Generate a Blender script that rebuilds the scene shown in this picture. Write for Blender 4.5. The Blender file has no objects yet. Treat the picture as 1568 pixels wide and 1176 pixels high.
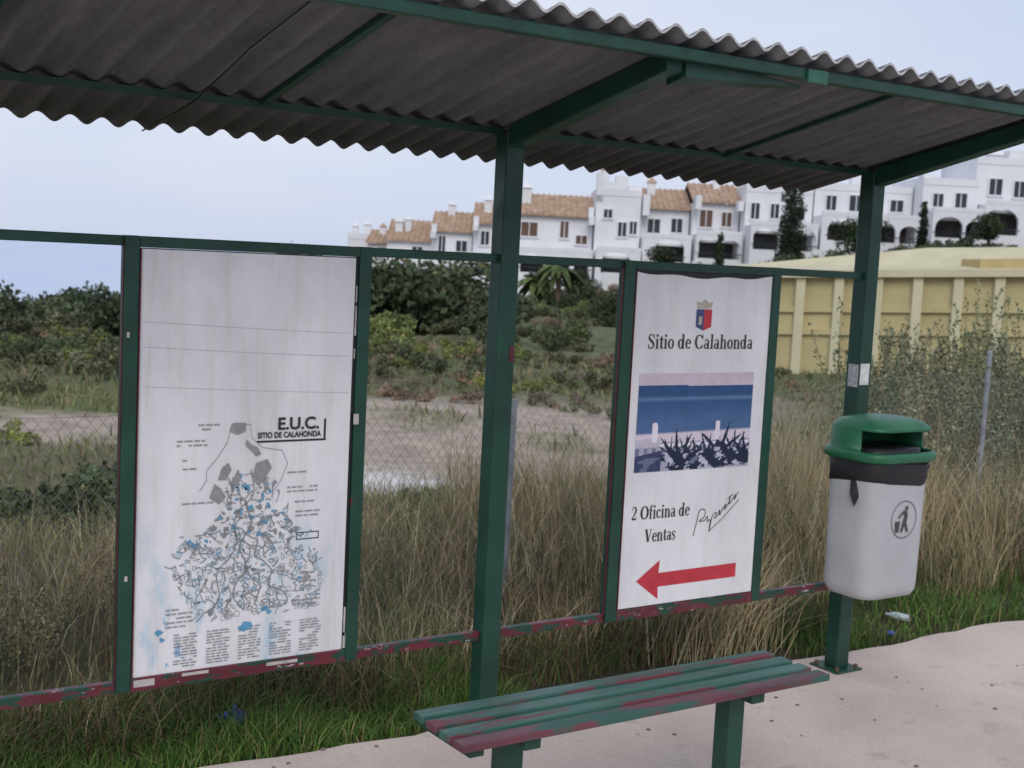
import bpy, bmesh, math, random
import numpy as np
from mathutils import Vector, Matrix
rng=np.random.default_rng(7); random.seed(7)
scene=bpy.context.scene
col=scene.collection
YAW=0.5949; CX,CY,CZ=-2.3626,-3.5696,1.62
F0=np.array([math.sin(YAW),math.cos(YAW),0.0]); R0=np.array([math.cos(YAW),-math.sin(YAW),0.0])
# valley frame: s across, t up the valley, z height
def W(s,t,z=0.0):
    return (CX+R0[0]*s+F0[0]*t, CY+R0[1]*s+F0[1]*t, z)
def ST(X,Y):
    dx=X-CX; dy=Y-CY
    return dx*R0[0]+dy*R0[1], dx*F0[0]+dy*F0[1]
def smooth(a,b,x):
    u=np.clip((np.asarray(x,float)-a)/(b-a),0,1); return u*u*(3-2*u)

# ---------------------------------------------------------------- materials
def newmat(name):
    m=bpy.data.materials.new(name); m.use_nodes=True
    nt=m.node_tree; b=nt.nodes['Principled BSDF']
    return m,nt,b
def N(nt,typ,**kw):
    n=nt.nodes.new(typ)
    for k,v in kw.items(): setattr(n,k,v)
    return n
def noise(nt,scale,detail=3,rough=.6,vec=None):
    n=N(nt,'ShaderNodeTexNoise'); n.inputs['Scale'].default_value=scale
    n.inputs['Detail'].default_value=detail; n.inputs['Roughness'].default_value=rough
    if vec is None:
        tc=N(nt,'ShaderNodeTexCoord'); vec=tc.outputs['Object']
    nt.links.new(vec,n.inputs['Vector']); return n
def ramp(nt,src,stops):
    r=N(nt,'ShaderNodeValToRGB'); cr=r.color_ramp
    while len(cr.elements)<len(stops): cr.elements.new(.5)
    for e,(p,c) in zip(cr.elements,stops):
        e.position=p; e.color=(c[0],c[1],c[2],1) if hasattr(c,'__len__') else (c,c,c,1)
    nt.links.new(src,r.inputs['Fac']); return r
def mix(nt,fac,a,b,typ='MIX'):
    m=N(nt,'ShaderNodeMix',data_type='RGBA',blend_type=typ)
    for inp,v in ((m.inputs[0],fac),(m.inputs[6],a),(m.inputs[7],b)):
        if isinstance(v,(int,float)): inp.default_value=v
        elif isinstance(v,(tuple,list)): inp.default_value=(*v[:3],1)
        else: nt.links.new(v,inp)
    return m.outputs[2]
def bump(nt,b,h,strength=.3,dist=.01):
    bp=N(nt,'ShaderNodeBump'); bp.inputs['Strength'].default_value=strength; bp.inputs['Distance'].default_value=dist
    nt.links.new(h,bp.inputs['Height']); nt.links.new(bp.outputs[0],b.inputs['Normal'])
def plain(name,c,rough=.6,var=.25,scale=20,metal=0,bmp=0,spec=.5):
    m,nt,b=newmat(name); n=noise(nt,scale)
    r=ramp(nt,n.outputs['Fac'],[(.3,tuple(x*(1-var) for x in c)),(.7,tuple(min(1,x*(1+var*.6)) for x in c))])
    nt.links.new(r.outputs[0],b.inputs['Base Color']); b.inputs['Roughness'].default_value=rough
    b.inputs['Metallic'].default_value=metal; b.inputs['Specular IOR Level'].default_value=spec
    if bmp: bump(nt,b,n.outputs['Fac'],bmp,.01)
    return m
def paint(name,base,chip,thr,scale,rough=.35,chip2=None,stretch=(1,1,1),soft=.02):
    m,nt,b=newmat(name)
    tc=N(nt,'ShaderNodeTexCoord'); mp=N(nt,'ShaderNodeMapping'); mp.inputs['Scale'].default_value=stretch
    nt.links.new(tc.outputs['Object'],mp.inputs['Vector'])
    n1=noise(nt,6,3,.5,mp.outputs[0])
    c0=ramp(nt,n1.outputs['Fac'],[(.3,tuple(x*.75 for x in base)),(.7,tuple(x*1.3 for x in base))]).outputs[0]
    n2=noise(nt,scale,5,.65,mp.outputs[0])
    m1=ramp(nt,n2.outputs['Fac'],[(thr,0),(thr+soft,1)])
    c=mix(nt,m1.outputs[0],c0,chip)
    if chip2:
        n3=noise(nt,scale*1.7,5,.7,mp.outputs[0]); m3=ramp(nt,n3.outputs['Fac'],[(.64,0),(.66,1)])
        c=mix(nt,m3.outputs[0],c,chip2)
    nt.links.new(c,b.inputs['Base Color'])
    rr=ramp(nt,n2.outputs['Fac'],[(.3,rough-.08),(.8,rough+.3)]); nt.links.new(rr.outputs[0],b.inputs['Roughness'])
    bump(nt,b,n2.outputs['Fac'],.12,.003)
    return m
def vcol(name,rough=.85,scale=3,var=.35,trans=0,rand=0,bmp=0,spec=.2,detail=2):
    m,nt,b=newmat(name)
    a=N(nt,'ShaderNodeAttribute',attribute_name='col'); c=a.outputs['Color']
    n=noise(nt,scale,detail,.65)
    r=ramp(nt,n.outputs['Fac'],[(.3,1-var),(.7,1+var)]); c=mix(nt,1.0,c,r.outputs[0],'MULTIPLY')
    if rand:
        oi=N(nt,'ShaderNodeObjectInfo'); rr=ramp(nt,oi.outputs['Random'],[(0,(.7,.74,.70)),(.35,(1.0,1.05,.9)),(.6,(1.25,1.18,1.1)),(.85,(.9,1.05,1.0)),(1,(1.5,1.4,1.1))])
        c=mix(nt,1.0,c,rr.outputs[0],'MULTIPLY')
    nt.links.new(c,b.inputs['Base Color']); b.inputs['Roughness'].default_value=rough; b.inputs['Specular IOR Level'].default_value=spec
    if bmp: bump(nt,b,n.outputs['Fac'],bmp,.05)
    return m
GREEN=paint('green_paint',(.008,.050,.033),(.13,.022,.028),.68,9,.36)
GREENRED=paint('green_red_chipped_paint',(.12,.018,.028),(.010,.055,.035),.50,11,.4,(.45,.40,.40),(1,1,3))
BENCHG=paint('bench_green_paint',(.035,.115,.088),(.16,.045,.06),.52,5,.4,None,(.5,4,1),.05)
BENCHR=paint('bench_red_paint',(.14,.045,.06),(.035,.11,.085),.50,5,.4,None,(.5,4,1),.06)
RED=plain('red_paint',(.11,.018,.026),.45,.4,30)
BLACK=plain('black_rubber',(.012,.012,.014),.5,.3,30)
def rgb(r,g,b):
    f=lambda v:((v/255+.055)/1.055)**2.4 if v/255>.04045 else v/255/12.92
    return (f(r),f(g),f(b))

# ---------------------------------------------------------------- mesh helpers
def empty(name,loc=(0,0,0)):
    e=bpy.data.objects.new(name,None); col.objects.link(e); e.location=loc; e.empty_display_size=.2; return e
def mk(name,V,Fc,mat,parent=None,smoothf=False,bev=0):
    me=bpy.data.meshes.new(name); me.from_pydata([tuple(v) for v in V],[],Fc); me.update()
    ob=bpy.data.objects.new(name,me); col.objects.link(ob)
    if mat: me.materials.append(mat)
    if smoothf:
        for p in me.polygons: p.use_smooth=True
    if parent: ob.parent=parent
    if bev:
        md=ob.modifiers.new('b','BEVEL'); md.width=bev; md.segments=2; md.limit_method='ANGLE'
    return ob
class B:
    def __init__(s): s.V=[];s.F=[]
    def add(s,V,F):
        o=len(s.V); s.V+=list(V); s.F+=[tuple(i+o for i in f) for f in F]; return s
    def box(s,x0,x1,y0,y1,z0,z1,fn=None):
        P=[(x0,y0,z0),(x1,y0,z0),(x1,y1,z0),(x0,y1,z0),(x0,y0,z1),(x1,y0,z1),(x1,y1,z1),(x0,y1,z1)]
        if fn: P=[fn(*p) for p in P]
        return s.add(P,[(0,3,2,1),(4,5,6,7),(0,1,5,4),(1,2,6,5),(2,3,7,6),(3,0,4,7)])
    def tube(s,pts,r,n=6):
        pts=[Vector(p) for p in pts]; rings=[]
        for i,p in enumerate(pts):
            d=(pts[min(i+1,len(pts)-1)]-pts[max(i-1,0)]).normalized()
            a=d.orthogonal().normalized() if abs(d.z)<.9 else Vector((1,0,0)).cross(d).normalized()
            b=d.cross(a)
            rr=r[i] if hasattr(r,'__len__') else r
            rings.append([p+a*math.cos(2*math.pi*k/n)*rr+b*math.sin(2*math.pi*k/n)*rr for k in range(n)])
        V=[tuple(q) for R in rings for q in R]; Fc=[]
        for i in range(len(pts)-1):
            for k in range(n): Fc.append((i*n+k,i*n+(k+1)%n,(i+1)*n+(k+1)%n,(i+1)*n+k))
        Fc.append(tuple(range(n))[::-1]); Fc.append(tuple((len(pts)-1)*n+k for k in range(n)))
        return s.add(V,Fc)
    def mk(s,name,mat,parent=None,**k): return mk(name,s.V,s.F,mat,parent,**k)
def mkquads(name,V,C,mat,parent=None,link=True):
    n=len(V); me=bpy.data.meshes.new(name)
    me.vertices.add(n*4); me.loops.add(n*4); me.polygons.add(n)
    me.vertices.foreach_set('co',V.astype(np.float32).ravel())
    me.loops.foreach_set('vertex_index',np.arange(n*4,dtype=np.int32))
    me.polygons.foreach_set('loop_start',np.arange(0,n*4,4,dtype=np.int32))
    me.update(calc_edges=True)
    at=me.color_attributes.new('col','FLOAT_COLOR','CORNER')
    cc=np.ones((n,4,4),np.float32); cc[:,:,:3]=C[:,None,:]
    at.data.foreach_set('color',cc.ravel()); me.materials.append(mat)
    if not link: return me
    ob=bpy.data.objects.new(name,me); col.objects.link(ob)
    if parent: ob.parent=parent
    return ob

# ---------------------------------------------------------------- terrain
sH=[-80,-40,-30,-12,0,10,20,28,40,80]; zH=[-10,-7.2,-5.0,-3.0,-2.2,-.8,.9,2.0,2.9,5.5]
def ter(X,Y):
    X=np.asarray(X,float);Y=np.asarray(Y,float)
    s,t=ST(X,Y)
    right=smooth(2,9,s)
    z=-.03-.10*smooth(.4,2,Y)-(1.17-.6*right)*smooth(2.5,11,Y)
    H=np.interp(s,sH,zH)
    z=z+smooth(34,90,t)*(H+1.3)
    z=z-.9*smooth(22,50,t)*smooth(-6,-22,s)*(1-smooth(60,95,t))
    amp=smooth(1.5,8,Y)*.10+smooth(25,50,t)*.22
    z=z+amp*(np.sin(X*.9+Y*.4)*.5+np.sin(X*.37-Y*.61+1)*.6+np.sin(X*2.1+Y*1.7)*.2)
    z=z-34*smooth(125,260,t)
    z=np.where(Y<.16,-.07,z)
    z=np.where(Y<-5.2,-.26,z)
    return z
ts=np.concatenate([np.linspace(-60,-4,20),np.linspace(-3,12,90),np.linspace(12.3,40,110),np.linspace(41,130,90),np.linspace(135,270,20)])
ss=np.concatenate([np.linspace(-330,-60,30),np.linspace(-55,-16,50),np.linspace(-15.5,18,130),np.linspace(18.5,60,70),np.linspace(66,330,30)])
TT,SS=np.meshgrid(ts,ss,indexing='ij')
TX=CX+R0[0]*SS+F0[0]*TT; TY=CY+R0[1]*SS+F0[1]*TT; TZ=ter(TX,TY)
nt_,ns_=TT.shape
V=np.stack([TX,TY,TZ],-1).reshape(-1,3)
idx=np.arange(nt_*ns_).reshape(nt_,ns_)
Fq=np.stack([idx[:-1,:-1],idx[:-1,1:],idx[1:,1:],idx[1:,:-1]],-1).reshape(-1,4)
me=bpy.data.meshes.new('terrain'); me.from_pydata(V.tolist(),[],Fq.tolist()); me.update()
def fbm(x,y,sc,seed=0):
    r=np.random.default_rng(seed); o=0;a=1
    for k in range(5):
        for j in range(3):
            th=r.uniform(0,6.28); ph=r.uniform(0,6.28); o=o+a*np.sin((x*math.cos(th)+y*math.sin(th))*sc*(1.9**k)*r.uniform(.7,1.3)+ph)
        a*=.6
    return o/4.5
nz=fbm(TX,TY,.35,3); nz2=fbm(TX,TY,1.2,4)
soil=np.array(rgb(166,152,137)); grass=np.array([.13,.145,.075]); dry=np.array([.20,.17,.095]); pale=np.array(rgb(218,213,208)); dark=np.array([.05,.045,.025]); gg=np.array([.13,.155,.055])
def lerp(a,b,f): return a*(1-f[...,None])+b*f[...,None]
bc=lambda c:np.broadcast_to(c,TX.shape+(3,))
def clear_f(S_,T2,a,b_):  # extent of the bare lot
    far_=np.where(S_<-3.6,21.0,25.5); near_=np.where(S_<-3.6,17.4,13.0)
    return smooth(near_,near_+1,T2+a*.8)*(1-smooth(far_,far_+1.6,T2+a*1.6+b_))*(1-smooth(3.5,6,S_+a))
C=lerp(bc(dark),bc(dry),smooth(2,5,TY)*(.6+.4*nz2))
C=lerp(C,bc(gg*1.05),smooth(12,15,TT)*smooth(-.2,.5,nz)*.7)
clear=clear_f(SS,TT,nz,nz2*.6)
C=lerp(C,soil,np.clip(clear*(1-.5*smooth(.1,.45,nz2)),0,1))
pl=smooth(14.0,14.6,TT+.3*nz)*(1-smooth(16.3,17.2,TT+nz2*.4))*smooth(-2.4,-1.6,SS)*(1-smooth(.6,1.4,SS))
C=lerp(C,pale,pl)
far=smooth(25.0,27.5,TT+nz*2); C=lerp(C,bc(grass)*(1+.35*nz[...,None]),far)
C=lerp(C,bc(np.array([.15,.12,.085])),far*smooth(.1,.5,nz2)*.7)
C=lerp(C,bc(dark*1.8),smooth(60,90,TT)*.7)
at=me.color_attributes.new('col','FLOAT_COLOR','POINT'); cc=np.ones((len(V),4),np.float32); cc[:,:3]=np.clip(C.reshape(-1,3),0.01,1)
at.data.foreach_set('color',cc.ravel())
me.materials.append(vcol('terrain_soil',.95,2.5,.3,bmp=.6,detail=5))
for p in me.polygons: p.use_smooth=True
tob=bpy.data.objects.new('terrain',me); col.objects.link(tob)
# sea, with distance haze painted into its pale base colour
m,nt,b=newmat('hazed_sea_water'); n=noise(nt,.004,2)
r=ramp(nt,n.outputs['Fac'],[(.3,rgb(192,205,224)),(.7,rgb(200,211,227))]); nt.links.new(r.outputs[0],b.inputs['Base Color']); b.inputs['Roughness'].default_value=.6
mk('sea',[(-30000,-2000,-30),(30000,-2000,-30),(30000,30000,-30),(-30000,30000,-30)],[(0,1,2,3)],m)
# pavement
m,nt,b=newmat('concrete_pavement')
n1=noise(nt,1.3,6,.6); n2=noise(nt,60,3,.7); n3=noise(nt,5,6,.7)
c=ramp(nt,n1.outputs['Fac'],[(.25,rgb(180,164,153)),(.55,rgb(208,191,178)),(.8,rgb(218,203,191))]).outputs[0]
c=mix(nt,.5,c,ramp(nt,n2.outputs['Fac'],[(.3,.72),(.6,1.0)]).outputs[0],'MULTIPLY')
c=mix(nt,ramp(nt,n3.outputs['Fac'],[(.58,0),(.72,.6)]).outputs[0],c,rgb(150,136,124))
nt.links.new(c,b.inputs['Base Color']); b.inputs['Roughness'].default_value=.9; bump(nt,b,n2.outputs['Fac'],.4,.004)
xs=np.arange(-14,22,.12); ye=.155+.018*np.sin(xs*5.1)+.012*np.sin(xs*13+1)+rng.normal(0,.006,len(xs))
Vp=[];Fp=[]
for i,x in enumerate(xs):
    Vp+=[(x,-5,0),(x,ye[i]-.02,0),(x,ye[i],-.012),(x,ye[i]+.005,-.1),(x,-5,-.1)]
    if i: o=(i-1)*5; Fp+=[(o+k,o+k+5,o+k+6,o+k+1) for k in range(4)]
mk('pavement',Vp,Fp,m)
B().box(-14,22,-5.15,-5.003,-.15,.004).mk('kerb',plain('kerb_concrete',(.35,.34,.32),.9,.3,8))
B().box(-40,60,-12,-5.153,-.25,-.12).mk('road',plain('asphalt',(.05,.05,.052),.9,.3,40,bmp=.3))
dv=B()
for i in range(90):
    x=rng.uniform(-.8,4);y=rng.uniform(-1.6,.13);r=rng.uniform(.002,.007)
    dv.box(x-r,x+r,y-r*rng.uniform(.5,1),y+r,0.0005,r*.8)
dv.mk('gravel',plain('gravel_stone',(.20,.16,.12),.9,.4,50))

# ---------------------------------------------------------------- bus shelter
sh=empty('bus_shelter')
MS=-.217
def rz(y): return 2.024+MS*y
PX=[-1.7263,0.0,1.7263]; hw=.035
for i,x in enumerate(PX):
    b_=B().box(x-hw,x+hw,-hw,hw,.008,rz(hw)-.002)
    b_.mk('post_%d'%(i+1),GREEN,sh,bev=.006)
    B().box(x-.075,x+.075,-.075,.075,0.001,.009).mk('base_plate_%d'%(i+1),GREEN,sh,bev=.002)
    bo=B()
    for a in(-.055,.055):
        for c in(-.055,.055): bo.tube([(x+a,c,.009),(x+a,c,.022)],.009,6)
    bo.mk('bolts_%d'%(i+1),plain('rusty_bolt',(.12,.07,.04),.7),sh)
    y0,y1=-hw-.001,-.79; w=.03
    V=[(x-w,y0,rz(y0)-.075),(x+w,y0,rz(y0)-.075),(x+w,y0,rz(y0)-.003),(x-w,y0,rz(y0)-.003),
       (x-w,y1,rz(y1)-.062),(x+w,y1,rz(y1)-.062),(x+w,y1,rz(y1)-.003),(x-w,y1,rz(y1)-.003)]
    mk('arm_%d'%(i+1),V,[(0,1,2,3),(7,6,5,4),(0,4,5,1),(1,5,6,2),(2,6,7,3),(3,7,4,0)],GREEN,sh,bev=.004)
x0,x1=-3.4,1.80
fb=B()
def angle(b,xa,xb,y,h=.035,w=.035,th=.004,off=.004):
    b.box(xa,xb,y-th,y,rz(y)-h-off,rz(y)-off); b.box(xa,xb,y,y+w,rz(y+w)-off-th,rz(y+w)-off)
fb.box(x0,x1-.005,-.83,-.792,rz(-.81)-.038,rz(-.81)-.006)
fb.mk('front_beam',GREEN,sh,bev=.003)
pb=B(); angle(pb,x0,-1.7263-hw,.005,.022); angle(pb,-1.7263+hw,-hw,.005,.022); angle(pb,hw,1.69,.005,.022); pb.mk('rear_purlin',GREEN,sh)
mk('gusset_plate',[(.031,-.80,rz(-.8)-.075),(.47,-.80,rz(-.8)-.056),(.47,-.80,rz(-.8)-.05),(.031,-.80,rz(-.8)-.012),(.031,-.72,rz(-.72)-.075),(.47,-.787,rz(-.787)-.056),(.47,-.787,rz(-.787)-.05),(.031,-.72,rz(-.72)-.012)],
   [(0,1,2,3),(7,6,5,4),(0,4,5,1),(1,5,6,2),(2,6,7,3),(3,7,4,0)],GREEN,sh)
B().box(.46,.54,-.838,-.8305,rz(-.81)-.045,rz(-.81)-.008).mk('splice_plate',plain('light_green_paint',(.03,.13,.09),.4,.3),sh)
cm=B()
for x in(-2.6,-.85,.94):
    for (ya,yb) in((-.79,.0),):
        V=[(x-.012,ya,rz(ya)-.018),(x+.012,ya,rz(ya)-.018),(x+.012,ya,rz(ya)-.003),(x-.012,ya,rz(ya)-.003),(x-.012,yb,rz(yb)-.018),(x+.012,yb,rz(yb)-.018),(x+.012,yb,rz(yb)-.003),(x-.012,yb,rz(yb)-.003)]
        cm.add(V,[(0,1,2,3),(7,6,5,4),(0,4,5,1),(1,5,6,2),(2,6,7,3),(3,7,4,0)])
cm.mk('cross_members',GREEN,sh)
B().tube([(-1.05,-.78,rz(-.78)-.006),(-1.06,-.4,rz(-.4)-.010),(-1.06,0,rz(0)-.031),(-1.07,.40,rz(.40)-.004)],.0025).mk('cable',BLACK,sh)
m,nt,b=newmat('corrugated_sheet')
tc=N(nt,'ShaderNodeTexCoord'); mp=N(nt,'ShaderNodeMapping'); mp.inputs['Scale'].default_value=(6,.8,1); nt.links.new(tc.outputs['Object'],mp.inputs['Vector'])
n1=noise(nt,3,6,.6,mp.outputs[0]); n2=noise(nt,45,4,.7)
c=ramp(nt,n1.outputs['Fac'],[(.25,(.09,.09,.093)),(.6,(.17,.17,.174)),(.85,(.24,.237,.238))]).outputs[0]
c=mix(nt,.5,c,ramp(nt,n2.outputs['Fac'],[(.3,.6),(.7,1.1)]).outputs[0],'MULTIPLY')
nt.links.new(c,b.inputs['Base Color']); b.inputs['Roughness'].default_value=.75; bump(nt,b,n2.outputs['Fac'],.2,.002)
PER=.0935; xr=np.arange(x0,x1,PER/14); Vr=[];Fr=[]; yr=[-.862,-.4,.0,.405]
for i,x in enumerate(xr):
    zz=.0125*(1-math.cos(2*math.pi*(x+.02)/PER))
    for y in yr: Vr.append((x,y,rz(y)+zz))
    if i:
        o=(i-1)*4; Fr+=[(o+k,o+k+4,o+k+5,o+k+1) for k in range(3)]
rf=mk('corrugated_roof',Vr,Fr,m,sh,smoothf=True); md=rf.modifiers.new('s','SOLIDIFY'); md.thickness=.006; md.offset=1
Vt=[];Ft=[]
for i,x in enumerate(xr):
    zz=.0125*(1-math.cos(2*math.pi*(x+.02)/PER)); Vt+=[(x,-.8635,rz(-.862)+zz+.001),(x,-.8635,rz(-.862)+zz+.0085)]
    if i: o=2*(i-1); Ft.append((o,o+2,o+3,o+1))
mk('sheet_rim',Vt,Ft,plain('weathered_rim',(.5,.5,.5),.8,.4,30),sh)
ZT=1.6171
tr=B(); 
for a,c in((-3.4,-1.7263-hw),(-1.7263+hw,-hw),(hw,1.7263-hw)):
    tr.box(a,c,-.014,.014,ZT-.028,ZT)
tr.mk('top_rail',GREEN,sh,bev=.003)
br=B()
for a,c in((-3.4,-1.7263-hw),(-1.7263+hw,-hw),(hw,1.7263-hw)):
    br.box(a,c,-.014,.014,.337,.368)
br.mk('bottom_rail',GREENRED,sh,bev=.003)
B().box(1.7263-.031,1.7263+.02,-hw-.0025,-hw-.0005,1.17,1.255).mk('sticker',plain('white_sticker',(.7,.7,.7),.5,.2,40),sh)
B().box(1.7263-hw-.0025,1.7263-hw-.0005,-.03,.02,1.16,1.25).mk('sticker_side',plain('grey_sticker',(.45,.45,.48),.5,.4,60),sh)
B().box(.012,.030,-hw-.002,-hw-.0005,1.27,1.32).mk('red_mark',RED,sh)

# ---------------------------------------------------------------- signs
def frame(e,xa,xb,inl,inr):
    f=B(); zt=ZT-.029; zb=.34
    f.box(xa,inl,-.028,.010,zb,ZT+.001); f.box(inr,xb,-.028,.010,zb,ZT+.001)
    f.box(inl+.0005,inr-.0005,-.028,-.0145,ZT-.030,ZT+.0005)
    f.mk('frame',GREEN,e,bev=.003)
    B().box(inl+.0005,inr-.0005,-.0285,-.0145,.339,.378).mk('frame_bottom',GREENRED,e,bev=.003)
    r=B(); r.box(inl+.0005,inl+.004,-.030,-.012,.38,1.585); r.box(xa-.002,xa-.0005,-.02,-.010,.36,1.6)
    r.mk('red_edge',RED,e)
def text(body,size,x,z,mat,e,y=-.0245,align='LEFT',off=0,sx=1,shear=0,name='text'):
    cu=bpy.data.curves.new(name,'FONT'); cu.body=body; cu.size=size; cu.align_x=align; cu.offset=off; cu.shear=shear; cu.extrude=.0004
    o=bpy.data.objects.new(name,cu); col.objects.link(o); o.location=(x,y,z); o.rotation_euler=(math.pi/2,0,0); o.scale=(sx,1,1)
    cu.materials.append(mat); o.parent=e; return o
def panelmat(name,stain=False):
    m,nt,b=newmat(name)
    tc=N(nt,'ShaderNodeTexCoord'); mp=N(nt,'ShaderNodeMapping'); mp.inputs['Scale'].default_value=(1,1,.5); nt.links.new(tc.outputs['Object'],mp.inputs['Vector'])
    mp2=N(nt,'ShaderNodeMapping'); mp2.inputs['Scale'].default_value=(9,1,.7); nt.links.new(tc.outputs['Object'],mp2.inputs['Vector'])
    n1=noise(nt,2.5,6,.65,mp.outputs[0]); n2=noise(nt,30,5,.7); ns=noise(nt,2.2,5,.7,mp2.outputs[0])
    c=ramp(nt,n1.outputs['Fac'],[(.25,rgb(200,199,202)),(.6,rgb(232,231,233))]).outputs[0]
    c=mix(nt,ramp(nt,ns.outputs['Fac'],[(.50,0),(.78,.45 if stain else .25)]).outputs[0],c,rgb(178,172,166))
    spots=ramp(nt,n2.outputs['Fac'],[(.70,0),(.76,.6)]); c=mix(nt,spots.outputs[0],c,rgb(165,146,125))
    if stain:
        sp=N(nt,'ShaderNodeSeparateXYZ'); nt.links.new(tc.outputs['Object'],sp.inputs[0])
        zr_=ramp(nt,sp.outputs['Z'],[(.3,1),(.78,.35),(.9,0)])
        n3=noise(nt,11,5,.6,mp.outputs[0]); st=ramp(nt,n3.outputs['Fac'],[(.54,0),(.66,1)])
        fac=mix(nt,1.0,st.outputs[0],zr_.outputs[0],'MULTIPLY'); fac=mix(nt,1.0,fac,(.7,.7,.7),'MULTIPLY')
        c=mix(nt,fac,c,rgb(140,190,215))
        n4=noise(nt,16,4,.6,mp.outputs[0]); st4=ramp(nt,n4.outputs['Fac'],[(.66,0),(.70,.85)])
        fac4=mix(nt,1.0,st4.outputs[0],zr_.outputs[0],'MULTIPLY'); c=mix(nt,fac4,c,rgb(60,145,195))
    nt.links.new(c,b.inputs['Base Color']); b.inputs['Roughness'].default_value=.4
    n5=noise(nt,3,2,.5); bump(nt,b,n5.outputs['Fac'],.15,.02)
    return m
INK=plain('black_ink',(.025,.025,.03),.5,.2,30); GINK=plain('grey_ink',(.22,.23,.24),.6,.3,60); LINK=plain('light_grey_ink',(.30,.31,.32),.6,.2,60)
ZINK=plain('zone_grey_ink',(.27,.28,.29),.6,.2,60)
TINK=plain('teal_grey_ink',rgb(140,165,175),.6,.3,60); CINK=plain('cyan_ink',rgb(90,155,192),.6,.3,40)
s1=empty('map_sign'); frame(s1,-1.2485,-.497,-1.207,-.537)
def panel(name,xa,xb,za,zb,y,mat,e,wav=.0):
    V=[];Fc=[];nx,nz_=12,24
    for j in range(nz_+1):
        for i in range(nx+1):
            u=i/nx;v=j/nz_
            V.append((xa+(xb-xa)*u,y,za+(zb-za)*v))
    for j in range(nz_):
        for i in range(nx): o=j*(nx+1)+i; Fc.append((o,o+1,o+nx+2,o+nx+1))
    return mk(name,V,Fc,mat,e,smoothf=True)
panel('panel',-1.2065,-.549,.372,1.583,-.021,panelmat('white_map_panel',True),s1)
B().box(-1.206,-.538,-.019,-.012,.36,1.586).mk('backing',BLACK,s1)
pv=B()
for z,h,w in((1.45,.05,.004),(1.35,.09,.005),(1.28,.03,.004),(.42,.09,.006),(.38,.05,.012)): pv.box(-.547+.002,-.547+.002+w,-.0215,-.0195,z,z+h)
pv.box(-.541,-.524,-.0305,-.0285,1.08,1.112); pv.box(-1.232,-1.224,-.0295,-.0285,.66,.675); pv.box(-1.24,-1.232,-.0295,-.0285,1.34,1.355)
pv.box(-1.20,-1.14,-.0305,-.0287,.352,.372); pv.box(-1.06,-.98,-.0300,-.0287,.365,.374); pv.box(-.8,-.7,-.0300,-.0287,.36,.37)
pv.mk('peeled_paint',plain('flaked_white',(.5,.47,.45),.8,.3),s1)
text('E.U.C.',.05,-.787,1.072,INK,s1,off=.0012,sx=1.05,name='title_text')
text('SITIO DE CALAHONDA',.0235,-.848,1.048,INK,s1,off=.0006,sx=.82,name='subtitle_text')
rb=B(); yi=-.0222
def rect(b,xa,xb,za,zb,y=None):
    y=yi if y is None else y
    b.add([(xa,y,za),(xb,y,za),(xb,y,zb),(xa,y,zb)],[(0,1,2,3)])
rect(rb,-.85,-.628,1.034,1.040); rect(rb,-.636,-.629,1.0405,1.10); rb.mk('title_rule',INK,s1)
def stroke(b,pts,w,y=yi):
    pts=np.array(pts,float); d=np.gradient(pts,axis=0); d/=np.linalg.norm(d,axis=1)[:,None]+1e-9
    ww=np.asarray(w)*np.ones(len(pts)); nn=np.stack([-d[:,1],d[:,0]],-1)*ww[:,None]/2; n=len(pts)
    V=[(p[0]+q[0],y,p[1]+q[1]) for p,q in zip(pts,nn)]+[(p[0]-q[0],y,p[1]-q[1]) for p,q in zip(pts,nn)]
    b.add(V,[(i,i+1,n+i+1,n+i) for i in range(n-1)])
sk=B(); sk2=B(); skc=B(); skt=B(); fl=B(); flc=B()
def width_at(z):
    zz=[.50,.56,.64,.74,.78,.84,.90,.98]; a=[-.94,-1.05,-1.09,-1.09,-1.0,-.94,-.94,-.93]; c=[-.70,-.63,-.63,-.67,-.72,-.76,-.78,-.82]
    return np.interp(z,zz,a),np.interp(z,zz,c)
for i in range(480):
    z=rng.uniform(.52,.80) if i%4 else rng.uniform(.74,.94); a,c=width_at(z); x=rng.uniform(a,c); r=rng.uniform(.003,.011); e_=rng.uniform(.35,1); th=rng.uniform(0,3.14)
    pts=[]
    for q in np.linspace(0,2*math.pi,8): 
        rr_=r*(1+.3*math.sin(3*q+i)); u_,v_=rr_*math.cos(q),rr_*e_*math.sin(q); pts.append((x+u_*math.cos(th)-v_*math.sin(th),z+u_*math.sin(th)+v_*math.cos(th)))
    if i%4==0:
        (flc if i%12==0 else fl).add([(p[0],yi-.00004*(i%9),p[1]) for p in pts[:-1]],[tuple(range(7))])
    else: stroke((sk2,skt,sk)[i%3] if i%9 else skc,pts,rng.uniform(.0012,.0024),yi-.0004-.00003*(i%11))
for i in range(230):
    z=rng.uniform(.53,.94) if i%3 else rng.uniform(.54,.76); a,c=width_at(z); x=rng.uniform(a,c)
    th=rng.uniform(0,6.28); L=rng.uniform(.01,.04); kk=rng.uniform(-50,50); pts=[(x,z)]
    for q in range(6): th+=kk*L/6; pts.append((pts[-1][0]+math.cos(th)*L/6,pts[-1][1]+math.sin(th)*L/6))
    stroke((sk,sk2,skt,sk)[i%4],pts,rng.uniform(.002,.0036),yi-.00085-.00002*(i%7))
for i in range(4):
    z=.54;x=(-.98,-.90,-.82,-.74)[i]; tx=-.88+rng.normal(0,.03); pts=[]
    for q in np.linspace(0,1,22): pts.append((x*(1-q)+tx*q+.016*math.sin(q*17+i*2),z+(.42-.06*i)*q+.006*math.sin(q*29+i)))
    stroke(sk,pts,.003,yi-.0011)
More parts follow.
